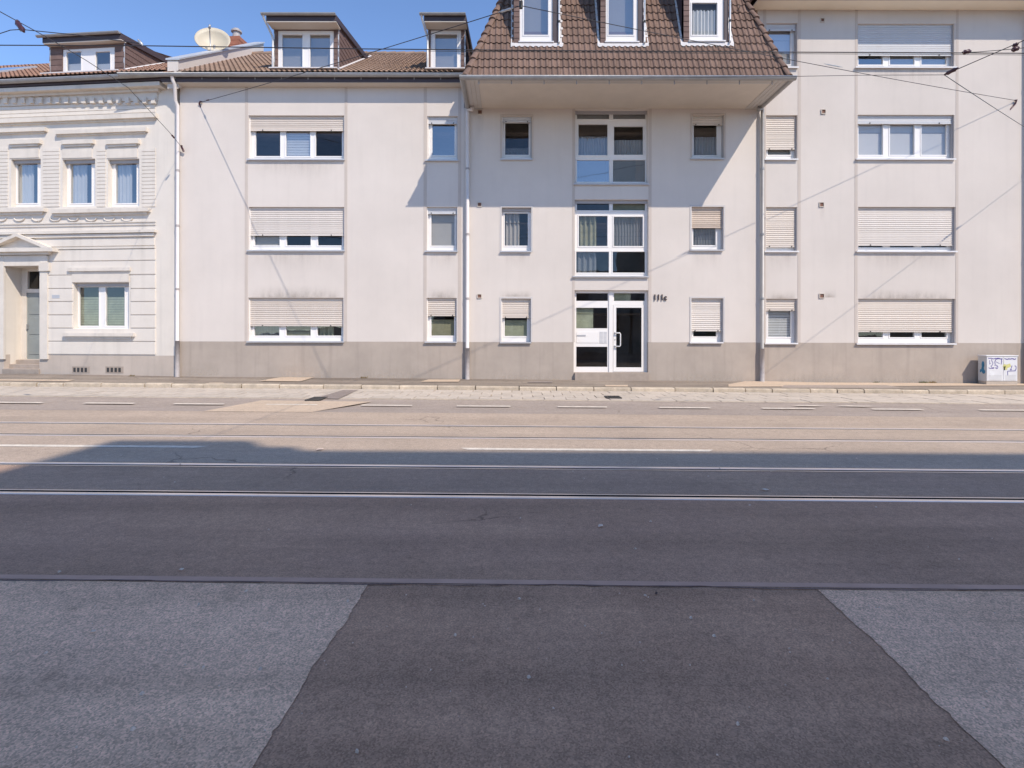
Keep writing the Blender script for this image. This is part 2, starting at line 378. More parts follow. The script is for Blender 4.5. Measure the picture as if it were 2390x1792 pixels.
# parking strip of concrete slabs
b = MB(); strip(b, LANE1, KERB+.1, h=-.004); ps = b.build('parking_strip', m_joint); tag(ps, kind='structure')
SW, SD = .5, (KERB-LANE1-.14)/4
sm = MB(); sm.box(-.240, .240, -SD/2+.011, SD/2-.011, -.02, .022); sm.build
smesh = bpy.data.meshes.new('slab'); smesh.from_pydata(sm.v, [], sm.f); smesh.materials.append(m_slab)
random.seed(11)
gx0 = G(690, 932)[0]; gx1 = gx0+.95
for r in range(4):
    for i in range(-29, 31):
        x = i*SW+(.25 if r % 2 else 0); d = LANE1+.14+SD*(r+.5)
        p = gp(x, d, random.uniform(-.006, .003)-.018)
        o = link('slab', smesh, ps, p); o.rotation_euler = (random.uniform(-.004,.004), math.atan(gg(d)), math.atan(gk(d)))
em = MB(); em.box(-.485, .485, -.06, .06, -.03, .012)
emesh = bpy.data.meshes.new('edge_stone'); emesh.from_pydata(em.v, [], em.f); emesh.materials.append(m_kerb)
for i in range(-16, 17):
    d = LANE1+.07
    o = link('edge_stone', emesh, ps, gp(i*1.0+.2, d, random.uniform(-.006,.004)-.006)); o.rotation_euler = (0, math.atan(gg(d)), math.atan(gk(d))+random.uniform(-.006,.006))
m = MB()
pts = [G(*p) for p in [(736,931),(800,911),(836,911),(790,932)]]
m.face([gp(x, d, .0145) for x, d in pts]); m.build('brown_strip', m_patchd, ps)
# kerb
ks = MB()
KH = .105
kb = MB(); strip(kb, KERB+.03, KERB+.14, h=.02); kerb = kb.build('kerb', m_joint); tag(kerb, kind='structure')
random.seed(5); x = -21.0
while x < 21:
    L_ = random.choice((.98, 1.0, 1.0, .7, 1.15, .85)); a, c = x+.012, x+L_-.012; x += L_
    j = random.uniform(-.012, .012); hh = KH+random.uniform(-.012, .008)
    mm = MB(); k = 5; V = []
    for i in range(k+1):
        xx = a+(c-a)*i/k; w = random.uniform(-.010,.010); ch = random.uniform(.012, .035)
        V.append([gp(xx, KERB+j+w, -.02), gp(xx, KERB+j+w, hh-ch), gp(xx, KERB+j+.03+w*.5, hh), gp(xx, KERB+.15, hh+.002), gp(xx, KERB+.15, -.02)])
    for i in range(k):
        for q in range(4): mm.face([V[i][q], V[i+1][q], V[i+1][q+1], V[i][q+1]])
    mm.face(V[0][::-1]); mm.face(V[-1])
    mm.build('kerb_stone', m_kerb, kerb)
# pavement
b = MB(); strip(b, KERB+.145, D+.3, h=KH, h1=.122); pv = b.build('pavement', m_asph_walk); tag(pv, kind='structure')
def wpatch(mt, pts):
    q = [(x_, max(d_, KERB+.17)) for x_, d_ in (G(px, py, .113) for px, py in pts)]
    m = MB(); m.face([gp(x, min(d, D-.02), KH+.017*(min(d, D)-KERB-.145)/2+.0045) for x, d in q]); return m.build('pavement_patch', mt, pv)
wpatch(m_patch, [(604,889),(660,880),(740,880),(700,890)])
wpatch(m_patch, [(470,897),(488,892.5),(520,892.5),(508,897)])
wpatch(m_patch, [(1415,902),(1412,898),(1465,898),(1466,902)])
wpatch(m_patch, [(980,891),(1000,886),(1075,886),(1070,891)])
wpatch(m_patch, [(1700,897),(1740,890),(1800,890),(1900,893),(2390,893),(2390,900),(1700,902)])
wpatch(m_asph_lane, [(1822,904),(1830,899),(2070,899),(2110,905),(1850,907)])
wpatch(m_patch, [(0,888),(0,885),(175,886),(160,889)])
wpatch(m_patchd, [(1230,893),(1240,889.5),(1290,889.5),(1290,893)])

# ------------------------------------------------------------------ houses
class House:
    def __init__(s, name, px, theta=0., Y=D, label='', **kw):
        rx, _ = ray(px, HZ); s.loc = Vector((rx*Y, Y, 0)); s.th = theta
        s.root = empty(name, s.loc, theta); tag(s.root, label, 'house', **kw); s.holes = []
        s.ux = Vector((math.cos(theta), math.sin(theta))); s.n = Vector((-math.sin(theta), math.cos(theta)))
    def L(s, px, py, dep=0.):
        rx, rz = ray(px, py); l2 = s.loc.xy
        t = (dep+s.n.dot(l2))/(s.n.dot(Vector((rx, 1))))
        w = Vector((rx*t, t)); return s.ux.dot(w-l2), HC+rz*t
    def R(s, x0, x1, y0, y1, dep=0.):
        xm = (x0+x1)/2; ym = (y0+y1)/2
        return s.L(x0, ym, dep)[0], s.L(x1, ym, dep)[0], s.L(xm, y1, dep)[1], s.L(xm, y0, dep)[1]
RV = .15
def slat_mesh(w, pitch, mt):
    k = 5; m = MB(); pr = []
    for i in range(k+1):
        t = i/k; pr.append((-.010*math.sin(math.pi*t), pitch*(t-.5)*.93))
    pr = pr+[(.004, pitch*.46), (.004, -pitch*.46)]
    m.extrude_x(pr[::-1], -w/2, w/2)
    me = bpy.data.meshes.new('slat'); me.from_pydata(m.v, [], m.f); me.materials.append(mt); me.update(); return me
def pleat(w, h, waves, amp):
    m = MB(); n = waves*8
    for i in range(n):
        a, c = i/n, (i+1)/n
        ya, yc = amp*math.sin(2*math.pi*waves*a)+amp*.5*math.sin(13*a), amp*math.sin(2*math.pi*waves*c)+amp*.5*math.sin(13*c)
        m.face([(-w/2+w*a, ya, 0), (-w/2+w*c, yc, 0), (-w/2+w*c, yc, h), (-w/2+w*a, ya, h)])
    return m
def pane_obj(parent, r, y, mt=None, tilt=None):
    a, b_, c, d = r; mt = mt or m_glass
    m = MB(); w, h = (b_-a)/2, (d-c)/2
    m.face([(-w,0,-h),(w,0,-h),(w,0,h),(-w,0,h)])
    o = m.build('pane', mt, parent, loc=((a+b_)/2, y, (c+d)/2))
    o.rotation_euler = (random.uniform(-.006,.006) if tilt is None else tilt, 0, random.uniform(-.008,.008)); return o
def window(H, op, panes, sill=None, shutter=None, slat=None, glass=None, inside=None, dep=0., surround=None, bar=True, holes=True, sillmat=None, frame_mat=None, knobs=True, reveal=RV, sash=True):
    """op, panes: rectangles in photo pixels (x0,x1,y0,y1); shutter: pixel row of its lower edge"""
    o = H.R(*op, dep=dep)
    if holes: H.holes.append(o)
    u0, u1, z0, z1 = o; yf = dep+reveal
    ps = []
    for p in panes:
        # glass edges given on the facade plane; keep their fractions inside the opening
        q = H.R(*p, dep=yf); ps.append((max(q[0], u0+.035), min(q[1], u1-.035), max(q[2], z0+.05), min(q[3], z1-.04)))
    m = MB(); m.plate((u0+.001, u1-.001, z0+.001, z1-.001), ps, yf, .06)
    if sash:
        for q in ps:                        # raised sash rim round each pane
            w = .036
            for bx in ((q[0]-w,q[0]-.006,q[2]-w,q[3]+w),(q[1]+.006,q[1]+w,q[2]-w,q[3]+w),(q[0]-.006,q[1]+.006,q[2]-w,q[2]-.006),(q[0]-.006,q[1]+.006,q[3]+.006,q[3]+w)):
                if bx[1]-bx[0] > .005: m.box(max(bx[0],u0+.004), min(bx[1],u1-.004), yf-.012, yf+.001, max(bx[2],z0+.004), min(bx[3],z1-.004))
    wn = m.build('window', frame_mat or m_pvc, H.root)
    for i, q in enumerate(ps):
        gm = glass[i] if isinstance(glass, (list, tuple)) else (glass or m_glass)
        pane_obj(wn, (q[0]+.001, q[1]-.001, q[2]+.001, q[3]-.001), yf+.022, gm)
        ins = inside[i] if isinstance(inside, (list, tuple)) else inside
        if ins:
            kind, mt = ins[0], ins[1]; fr = ins[2] if len(ins) > 2 else (0, 1)
            hh = (q[3]-q[2]); zb = q[2]+hh*fr[0]-.03*(fr[0] == 0); ht = hh*(fr[1]-fr[0])+.06*(fr[1] == 1); w = q[1]-q[0]+.10
            cx = (q[0]+q[1])/2
            if kind == 'net':
                pm = pleat(w, ht, max(4, int(w/.085)), .022); c = pm.build('curtain', mt, wn, True, (cx, yf+.12, zb))
            elif kind == 'drape':
                pm = pleat(w*.62, ht, 4, .03); c = pm.build('curtain', mt, wn, True, (cx-w*.19, yf+.12, zb))
            elif kind == 'blind':
                pm = MB(); pm.box(-w/2, w/2, 0, .006, 0, ht); c = pm.build('blind', mt, wn, False, (cx, yf+.085, zb))
            elif kind == 'slats':
                n = max(2, int(ht/.075)); pm = MB()
                for k in range(n): pm.box(-w/2, w/2, .0, .012, ht*k/n, ht*(k+.86)/n)
                c = pm.build('blind', mt, wn, False, (cx, yf+.085, zb))
            elif kind == 'vert':
                n = 9; pm = MB()
                for k in range(n): pm.box(-w/2+w*k/n, -w/2+w*(k+.55)/n, .0, .012, 0, ht)
                c = pm.build('blind', mt, wn, False, (cx, yf+.085, zb))
    if sill:
        s = H.R(*sill, dep=dep-.06)
        m = MB(); m.box(s[0], s[1], dep-.065, yf-.001, z0-.026, z0+.002)
        m.box(s[0]-.004, s[1]+.004, dep-.072, dep-.060, z0-.040, z0+.004)
        m.build('sill', sillmat or m_alu, wn)
    if shutter is not None:
        mt = slat or m_slat; zb = H.L((op[0]+op[1])/2, shutter, dep+.07)[1]; pit = .058
        gw = .028
        for sx in (u0, u1-gw):
            boxo('shutter_guide', m_guide if sx > u0 else m_pvc, wn, sx+.001, sx+gw, dep+.055, yf-.014, z0+.004, z1-.001)
        zt = z1; me = slat_mesh(u1-u0-2*gw+.012, pit, mt); k = 0; zc = zb+.05
        while zc < zt:
            so_ = link('slat', me, wn, ((u0+u1)/2, dep+.078, min(zc+pit/2, zt-pit*.47))); zc += pit; k += 1
        m = MB(); m.box(u0+gw-.004, u1-gw+.004, dep+.066, dep+.086, zb, zb+.049); m.build('end_bar', mt, wn)
        if knobs:
            for fx in (.14, .86):
                m = MB(); xx = u0+(u1-u0)*fx; m.box(xx-.012, xx+.012, dep+.048, dep+.066, zb+.004, zb+.034); m.build('stopper', m_rub, wn)
    else:
        boxo('shutter_box', m_guide, wn, u0+.002, u1-.002, dep+.09, yf-.013, z1-.10, z1-.001)
    if surround:
        s = .05; m = MB(); m.plate((u0-s, u1+s, z0-.001, z1+s), [(u0, u1, z0-.002, z1)], dep-.012, .012); m.build('surround', m_strip if surround == 'dark' else m_trimw, wn)
    return wn
m_trimw = mat('surround_paint', (.58, .545, .52), .9, .04, 2, .05, 140, spec=.2)

def stripbar(H, x0, x1, ztop, zbot, mt=None, proud=.006):
    a = H.L(x0, 500)[0]; b_ = H.L(x1, 500)[0]
    return boxo('facade_strip', mt or m_strip, H.root, a, b_, -proud, .02, zbot, ztop)
def vent(H, x0, x1, y0, y1):
    a, b_, c, d = H.R(x0, x1, y0, y1); m = MB(); w = .018
    m.plate((a, b_, c, d), [(a+w, b_-w, c+w, d-w)], -.03, .03)
    v = m.build('vent', m_trim, H.root); boxo('vent_flap', m_terra, v, a+w+.001, b_-w-.001, -.008, -.001, c+w+.001, d-w-.001)
def downpipe(H, pts, r, mt, joints=(), zsplit=None):
    m = MB(); m.tube(pts, r, 12); o = m.build('downpipe', mt, H.root, True)
    x, y = pts[-1][0], pts[-1][1]
    for z in joints:
        j = MB(); j.tube([(x, y, z-.03), (x, y, z+.03)], r*1.16, 12); j.build('pipe_clamp', m_castiron if mt is m_pipe else m_zinc, o, False)
        boxo('pipe_bracket', m_zinc, o, x-.012, x+.012, y+r*.8, .0, z-.015, z+.015)
    if zsplit:
        m = MB(); m.tube([(x, y, -.15), (x, y, zsplit)], r*1.25, 12); m.build('standpipe', m_castiron, o, True)
    return o
def gutter(H, u0, u1, y, z, r, mt, name='gutter', dz=.0):
    m = MB(); pr = []
    for i in range(9):
        t = math.pi*i/8; pr.append((y-r*math.cos(t), z-r*math.sin(t)*1.05))
    inn = [(yy*.92+y*.08, zz+.008) for yy, zz in pr[::-1]]
    m.extrude_x(pr+inn, u0, u1); g_ = m.build(name, mt, H.root)
    m = MB(); m.tube([(u0, y-r, z+.006), (u1, y-r, z+.006)], .012, 8); m.build('gutter_lip', m_zinclt, g_, True); return g_
TILE_P = [(0,0),(.040,.0),(.060,.006),(.072,.024),(.098,.034),(.124,.026),(.138,.008),(.150,.0)]
def tile_profile():
    pr = [(x, z) for x, z in TILE_P]+[(x+.15, z) for x, z in TILE_P[1:]]
    return pr
def tile_mesh(w=.30, ln=.335, lift=.032):
    pr = tile_profile(); s = w/.30; m = MB(); n = len(pr)
    for x, z in pr: m.v.append((x*s-w/2, 0, z+lift))
    for x, z in pr: m.v.append((x*s-w/2, ln, z+.004))
    for x, z in pr: m.v.append((x*s-w/2, 0.004, z+lift-.022))
    for i in range(n-1):
        m.f.append((i, i+1, n+i+1, n+i)); m.f.append((2*n+i, 2*n+i+1, i+1, i))
    return m
def joined_tiles(H, name, mt, u0, u1, y0, z0, slope, run, pitch=.31, w=.3, skip=None):
    """field of tiles too small to tell apart, one mesh"""
    vy = Vector((0, 1, slope)).normalized(); nz = Vector((0, -slope, 1)).normalized(); tm = tile_mesh(w, pitch+.035)
    m = MB(); Ls = run*math.sqrt(1+slope*slope); rows = int(Ls/pitch); cols = int((u1-u0)/w)
    for r in range(rows):
        for c in range(cols):
            ux = u0+(c+.5)*w; o = Vector((ux, y0, z0))+vy*(r*pitch)
            if skip and skip(ux, o.y): continue
            n = len(m.v); jz = random.uniform(-.003, .003)
            m.v += [tuple(o+Vector((v[0], 0, 0))+vy*v[1]+nz*(v[2]+jz)) for v in tm.v]
            m.f += [tuple(n+i for i in f) for f in tm.f]
    o = m.build(name, mt, H.root); tag(o, kind='stuff'); return o
def shingles(mb, poly_fn, x, y0, y1, z0, z1, w=.11, h=.17, side=1):
    """small slates hung on a cheek wall in the plane X = x"""
    r = 0; z = z0
    while z < z1:
        y = y0-(.05 if r % 2 else 0)
        while y < y1:
            yc, zc = y+w/2, z+h/2
            if poly_fn(yc, zc):
                t0 = .014+random.uniform(0,.004)
                mb.hexa([(x,y+.002,z),(x+side*t0,y+.002,z),(x+side*t0,y+w-.002,z),(x,y+w-.002,z)],
                        [(x,y+.002,z+h+.01),(x+side*.003,y+.002,z+h+.01),(x+side*.003,y+w-.002,z+h+.01),(x,y+w-.002,z+h+.01)])
            y += w
        z += h; r += 1
def facing(H, parent, x0, x1, z0, z1, y, w=.16, h=.17):
    """row of hung slates beside a dormer window, each one a piece"""
    z = z0
    while z < z1-.02:
        hh = min(h, z1-z); m = MB()
        m.hexa([(x0,y,z),(x1,y,z),(x1,y-.014,z),(x0,y-.014,z)][::-1], [(x0,y,z+hh-.004),(x1,y,z+hh-.004),(x1,y-.004,z+hh-.004),(x0,y-.004,z+hh-.004)][::-1])
        m.build('slate', m_slate, parent); z += hh

def body(H, holes_plate, plz, u0, u1, ztop, depth, wall, plinth, floors=(-.4, 2.1, 4.85, 7.6, 10.4), ymin=None):
    m = MB(); m.plate((u0, u1, plz, ztop), H.holes, 0, RV+.05, outer_sides=False)
    m.face([(u0,0,plz),(u0,depth,plz),(u0,depth,ztop),(u0,0,ztop)][::-1]); m.face([(u1,0,plz),(u1,depth,plz),(u1,depth,ztop),(u1,0,ztop)])
    m.face([(u0,depth,-.6),(u1,depth,-.6),(u1,depth,ztop),(u0,depth,ztop)][::-1])
    m.build('wall', wall, H.root)
    m = MB(); m.plate((u0, u1, -.6, plz), [h for h in H.holes if h[2] < plz-.02], 0, RV+.05, outer_sides=False)
    m.face([(u0,0,-.6),(u0,depth,-.6),(u0,depth,plz),(u0,0,plz)][::-1]); m.face([(u1,0,-.6),(u1,depth,-.6),(u1,depth,plz),(u1,0,plz)])
    m.build('plinth', plinth, H.root)
    m = MB(); a, b_, y0, y1 = u0+.05, u1-.05, RV+.07, 2.6
    # rooms: back wall and floors, seen dimly through the panes
    m.face([(a,y1,-.4),(b_,y1,-.4),(b_,y1,ztop-.05),(a,y1,ztop-.05)])
    m.face([(a,y0,-.4),(a,y1,-.4),(a,y1,ztop-.05),(a,y0,ztop-.05)]); m.face([(b_,y0,-.4),(b_,y1,-.4),(b_,y1,ztop-.05),(b_,y0,ztop-.05)])
    for zf in floors:
        if zf < ztop: m.face([(a,y0,zf),(b_,y0,zf),(b_,y1,zf),(a,y1,zf)])
    m.face([(a,y0,ztop-.05),(b_,y0,ztop-.05),(b_,y1,ztop-.05),(a,y1,ztop-.05)])
    m.build('room', m_dark, H.root)

# ============ left wing: white house with two roof dormers
HA = House('apartment_house', 419, label='white plastered apartment house with two slate dormers on a low tiled roof')
uA1 = HA.L(1083, 500)[0]; zEA = HA.L(740, 202)[1]; zPA = HA.L(740, 797)[1]
window(HA, (580,803,269,372), [(597,654,300,364),(667.5,724,300,364),(737,798,300,364)], (576,804,372,378), 305.5, glass=[m_glass,m_glass2,m_glass3], inside=[None,('slats',m_curt_w),None])
window(HA, (580,803,482.7,584), [(594.5,652.5,500,572.5),(669,725,500,572.5),(742,798,500,572.5)], (576,804,584,591), 550, slat=m_slat2, glass=m_glass3, inside=[('blind',m_curt_g),None,None])
window(HA, (579.5,801.5,694.6,796), [(594,652,710,783),(668,725,710,783),(741,797,710,783)], (575.5,802.5,796,804), 761, inside=[('net',m_netl),('slats',m_curt_refl_gr,(0,.25)),('drape',m_curt_refl_gr)])
window(HA, (997,1068,270.7,373.5), [(1009,1061,290,362)], (992,1068.5,373,379), 289, slat=m_slatg, glass=m_glass2, inside=[None])
window(HA, (996,1067,483,585.5), [(1006.7,1061,500,573)], (991.5,1068,586,591), 499, slat=m_slatg, glass=m_glass3, inside=[('blind',m_curt_g)])
window(HA, (995.6,1065.7,695,797), [(1006.7,1060,730,783)], (991,1066.5,797,804), 737.5, glass=m_glass3, inside=[('blind',m_curt_refl_o,(0,.75))])
body(HA, None, zPA, 0, uA1, zEA, 9.5, m_wall, m_plinth)
for x0, x1 in [(571.5,578.5),(804,810.5),(988.6,996),(1069,1076)]: stripbar(HA, x0, x1, zEA-.001, zPA)
OV = .30
# eaves: soffit, fascia, gutter
ua0 = -.35; uae = HA.L(1081, 185, -.4)[0]
boxo('soffit', m_trim, HA.root, ua0, uae, -OV, .02, zEA-.02, zEA+.012)
boxo('fascia', m_fascia, HA.root, ua0, uae, -OV-.025, -OV-.002, zEA-.004, zEA+.175)
zg = HA.L(740, 172, -.43)[1]
gutter(HA, ua0-1.2, uae, -.40, zg, .075, m_zinc)
for i in range(12):
    xx = ua0+.4+i*.78; boxo('gutter_hook', m_zinc, HA.root, xx, xx+.03, -.33, -.3275, zg-.12, zg+.0)
# roof
SL = .60; y0r, z0r = -.36, HA.L(740, 168.5, -.36)[1]; RUN = 4.85
zr = lambda y: z0r+SL*(y-y0r)
m = MB(); yr = y0r+RUN
m.face([(.0,y0r,z0r-.03),(uA1,y0r,z0r-.03),(uA1,yr,zr(yr)-.03),(.0,yr,zr(yr)-.03)])
m.face([(.0,yr,zr(yr)-.03),(uA1,yr,zr(yr)-.03),(uA1,9.5,zEA),(.0,9.5,zEA)])
m.face([(uA1,y0r,z0r-.03),(uA1,9.5,zEA),(uA1,yr,zr(yr)-.03)])
roofA = m.build('roof', m_tile2, HA.root)
def dormer(H, fx0, fx1, opn, panes, roofpx, cheekpx, name='dormer', yf=.06, yback=3.9, rise=.155, zr=None, zt_px=60, inside=None, gl=None, fascia_h=.17, top_px=34, left_pipe=True, cheek_left=False, mt_tile=None, slope=SL, ov=.42):
    """shed dormer: front wall with window, slate cheeks, roof running back into the main roof"""
    u0 = H.L(cheekpx[0], 120, yf)[0]; u1 = H.L(cheekpx[1], 120, yf)[0]
    o = H.R(*opn, dep=yf); zb = o[2]-.03; zs = H.L((fx0+fx1)/2, zt_px, yf)[1]
    d = empty(name, (0, yf, zb)); d.parent = H.root
    sub = type('S', (), {})()
    dm = MB(); dm.plate((u0, u1, zb-.4, zs), [o], yf, .12)
    fr = dm.build(name, m_slate, H.root); bpy.data.objects.remove(d)
    # window
    ps = [H.R(*p, dep=yf+.03) for p in panes]
    m = MB(); m.plate((o[0]+.001,o[1]-.001,o[2]+.001,o[3]-.001), ps, yf+.02, .06)
    for q in ps:
        w = .03
        m.box(q[0]-w,q[1]+w,yf+.008,yf+.019,q[2]-w,q[2]-.005); m.box(q[0]-w,q[1]+w,yf+.008,yf+.019,q[3]+.005,q[3]+w)
        m.box(q[0]-w,q[0]-.005,yf+.008,yf+.019,q[2]-.005,q[3]+.005); m.box(q[1]+.005,q[1]+w,yf+.008,yf+.019,q[2]-.005,q[3]+.005)
    m.build('window', m_pvc, fr)
    for i, q in enumerate(ps):
        pane_obj(fr, q, yf+.045, gl or m_glass2)
        ins = inside[i] if inside else None
        if ins: 
            mm = MB(); w = q[1]-q[0]; hh = q[3]-q[2]
            if ins[0] == 'vert':
                for k in range(9): mm.box(q[0]+w*k/9, q[0]+w*(k+.58)/9, yf+.13, yf+.14, q[2], q[3]-.12)
            elif ins[0] == 'half': mm.box(q[0]-.03, q[1]+.03, yf+.13, yf+.14, q[2]-.03, q[2]+hh*.45)
            else: mm.box(q[0]-.03, q[1]+.03, yf+.13, yf+.14, q[2]-.03, q[3]+.03)
            mm.build('blind', ins[1], fr)
    boxo('dormer_room', m_dark, fr, u0+.06, u1-.06, yf+.40, yf+.42, zb-.1, zs)
    # sill + flashing
    boxo('sill', m_sillw, fr, o[0]-.04, o[1]+.04, yf-.07, yf+.019, zb-.005, zb+.03)
    # roof
    zt = zs+.0; side = .07
    y1 = yf+yback
    # roof underside at the front = zs; rises to the back
    def roofz(y): return zs+rise*(y-(yf-ov))
    m = MB()
    bpts = [(u0-side,yf-ov,roofz(yf-ov)+.02),(u1+side,yf-ov,roofz(yf-ov)+.02),(u1+side,y1,roofz(y1)+.02),(u0-side,y1,roofz(y1)+.02)]
    m.hexa(bpts, [(x,y,z+fascia_h) for x,y,z in bpts]); m.build('dormer_roof', m_fascia, fr)
    boxo('dormer_soffit', m_trim, fr, u0-side+.01, u1+side-.01, yf-ov+.01, yf-.001, zs-.012, zs+.018)
    gz = zs+fascia_h+.035
    gm = MB(); r = .06; pr = []
    for i in range(9):
        t = math.pi*i/8; pr.append((yf-ov-.06-r*math.cos(t), gz-r*math.sin(t)))
    gm.extrude_x(pr+[(yf-ov-.002, gz)], u0-side-.12, u1+side-.01); gm.build('dormer_gutter', m_zinc, fr)
    if left_pipe:
        x = u0-side-.06; pm = MB(); pm.tube([(x,yf-ov-.06,gz-.05),(x,yf-ov-.04,gz-.12),(x+.10,yf-.13,gz-.45),(x+.12,yf-.1,gz-.6),(x+.12,yf-.1,zb+.0)], .033, 8); pm.build('dormer_downpipe', m_zinclt, fr, True)
    # cheeks
    zbase = (lambda y: z0r+slope*(y-y0r)) if zr is None else zr
    for xs, sd in ((u1, 1), (u0, -1)):
        m = MB(); yb = y1
        m.face([(xs,yf,zbase(yf)-.3),(xs,yb,zbase(yb)-.3),(xs,yb,roofz(yb)+.02),(xs,yf,roofz(yf)+.02)]); m.build('cheek', m_slate, fr)
        sm_ = MB(); shingles(sm_, lambda yy, zz: zz > zbase(yy)-.06 and zz < roofz(yy)-.04, xs, yf+.02, y1, zbase(yf)-.1, roofz(y1)+.3, side=sd)
        so_ = sm_.build('cheek_slates', m_slate, fr); tag(so_, kind='stuff')
        fm = MB(); fm.tube([(xs+sd*.03, yf-.01, zbase(yf)+.05), (xs+sd*.03, y1-.2, zbase(y1-.2)+.05)], .03, 6); fm.build('flashing', m_flash, fr)
        cm = MB(); cm.box(xs-.012 if sd > 0 else xs-.02, xs+.02 if sd > 0 else xs+.012, yf-.016, yf+.004, zb-.02, zs-.013); cm.build('corner_trim', m_zinclt, fr)
    for xa, xb in ((u0+.02, o[0]-.004), (o[1]+.004, u1-.022)):
        if xb-xa > .05: facing(H, fr, xa, xb, zb, zs-.014, yf-.002)
    boxo('apron_flashing', m_flash, fr, u0-.05, u1+.05, yf-.30, yf-.02, zb-.05, zb-.02)
    return fr
sky_blind = ('blind', m_curt_g)  # sky reflection in the dormer panes, put into a grey blind
dA1 = dormer(HA, 633, 788, (648.5,779,71,163), [(659,706,81,157),(724,770.5,81,157)], None, (641,790), zt_px=68, inside=[sky_blind,sky_blind])
dA2 = dormer(HA, 1000, 1090, (1005,1076,70,164), [(1016,1066.7,80,157)], None, (1000,1085), zt_px=68, inside=[sky_blind])
dorm_rng = [(HA.L(641,120,.06)[0], HA.L(790,120,.06)[0]), (HA.L(1000,120,.06)[0], HA.L(1085,120,.06)[0])]
def skipA(x, y): return any(a-.02 < x < b_+.02 for a, b_ in dorm_rng) and .0 < y < 3.9
joined_tiles(HA, 'roof_tiles', m_tile2, .12, uA1-.05, y0r, z0r, SL, RUN, skip=skipA)
m = MB(); yr2 = y0r+RUN
for i in range(26):
    x = .1+i*.36
    if x < uA1-.2: m.tube([(x, yr2, zr(yr2)+.02), (x+.4, yr2, zr(yr2)+.035)], [.10, .115], 10)
o = m.build('ridge_tiles', m_tile2, HA.root); tag(o, kind='stuff')
# fire wall at the left end with its coping
m = MB(); fy0, fy1 = -.25, 5.4
fz = lambda y: zr(y)+.33+.05*(y > 0)
m.hexa([(-.22,fy0,zr(fy0)-.5),(.10,fy0,zr(fy0)-.5),(.10,fy1,zr(fy1)-.5),(-.22,fy1,zr(fy1)-.5)], [(-.22,fy0,fz(fy0)),(.10,fy0,fz(fy0)),(.10,fy1,fz(fy1)),(-.22,fy1,fz(fy1))])
fw = m.build('fire_wall', m_wall2, HA.root)
m = MB(); m.hexa([(-.26,fy0-.03,fz(fy0)+.003),(.15,fy0-.03,fz(fy0)+.003),(.15,fy1,fz(fy1)+.003),(-.26,fy1,fz(fy1)+.003)], [(-.26,fy0-.03,fz(fy0)+.05),(.15,fy0-.03,fz(fy0)+.05),(.15,fy1,fz(fy1)+.05),(-.26,fy1,fz(fy1)+.05)]); m.build('coping', m_zinclt, fw)
# downpipe at the left corner
x1 = HA.L(419, 500)[0]; x0 = HA.L(402, 190, -.4)[0]
zj = [HA.L(419, y)[1] for y in (400, 528, 675, 795, 815)]
downpipe(HA, [(x0,-.40,zg-.06),(x0,-.38,zg-.16),(x0+.03,-.33,zg-.28),(x1-.05,-.14,zg-.66),(x1,-.10,zg-.80),(x1,-.10,-.15)], .05, m_pipe, zj[:3], zj[3])

# ============ centre: house with the jutting mansard roof
HB = House('apartment_house', 1083, label='white house with stair windows, glazed entrance and a jutting brown tiled mansard roof')
uB1 = HB.L(1767, 500)[0]; zEB = HB.L(1430, 254)[1]; zPB = HB.L(1430, 798.5)[1]
window(HB, (1171,1241,271,371), [(1179,1234,287,361)], (1168,1242.5,371,375), 285.5, slat=m_slatg, glass=m_glass3, surround='dark', inside=[('net',m_netl,(0,.28))])
window(HB, (1171,1240,484,586), [(1178,1232,498,573)], (1168,1240.5,586,591), None, glass=m_glass3, surround='light', inside=[('drape',m_curt_g)])
window(HB, (1170,1239,696.5,798), [(1178,1230,735,784)], (1167,1240,798,804), 741.7, glass=m_glass3, surround='light', inside=[('blind',m_curt_refl_gr,(0,.8))])
window(HB, (1615,1690,268.5,370), [(1619,1673,285,362)], (1612,1690.5,370,374), 292.5, glass=m_glass, surround='dark', inside=[('net',m_net,(0,.62))])
window(HB, (1614,1688.6,482.5,583), [(1618,1670,500,572)], (1611,1689,583,588), 532, slat=m_slat3, glass=m_glass2, surround='light', inside=[('net',m_net)], knobs=False)
window(HB, (1613.5,1688,696,798), [(1618,1672,760,785)], (1610,1688,798,803), 773, slat=m_slat2, glass=m_glass3, surround='light', sillmat=m_sillw)
# stair windows
window(HB, (1342.5,1511.5,256,429), [(1346.5,1422,259,277.6),(1431,1507,259,277.6),(1350,1418,290,362),(1433,1501,295,361),(1346.5,1422,373.5,424),(1430.5,1507,373.5,424)], (1339.5,1514.5,429,433), None,
       glass=[m_glass3,m_glass3,m_glass,m_glass3,m_glass2,m_glass2], inside=[('blind',m_curt_g),('blind',m_curt_g),('net',m_net,(0,.68)),('net',m_net,(0,.6)),('net',m_netl),('net',m_netl)], reveal=.13)  # grey blinds in the top lights carry the reflected soffit as colour
window(HB, (1341,1513,465.5,644.5), [(1346.5,1422,471.5,490.7),(1430,1506,471.5,490.7),(1351,1417.5,504,574),(1432.5,1500,506,574),(1345,1421,587.5,636),(1430,1505.5,587.5,636)], (1336.5,1515,645,650), None,
       glass=[m_glass3,m_glass3,m_glass3,m_glass2,m_glass3,m_glass3], inside=[None,('blind',m_curt_refl_o),('drape',m_curt_refl_o),('net',m_net),('drape',m_netl),None], reveal=.13)
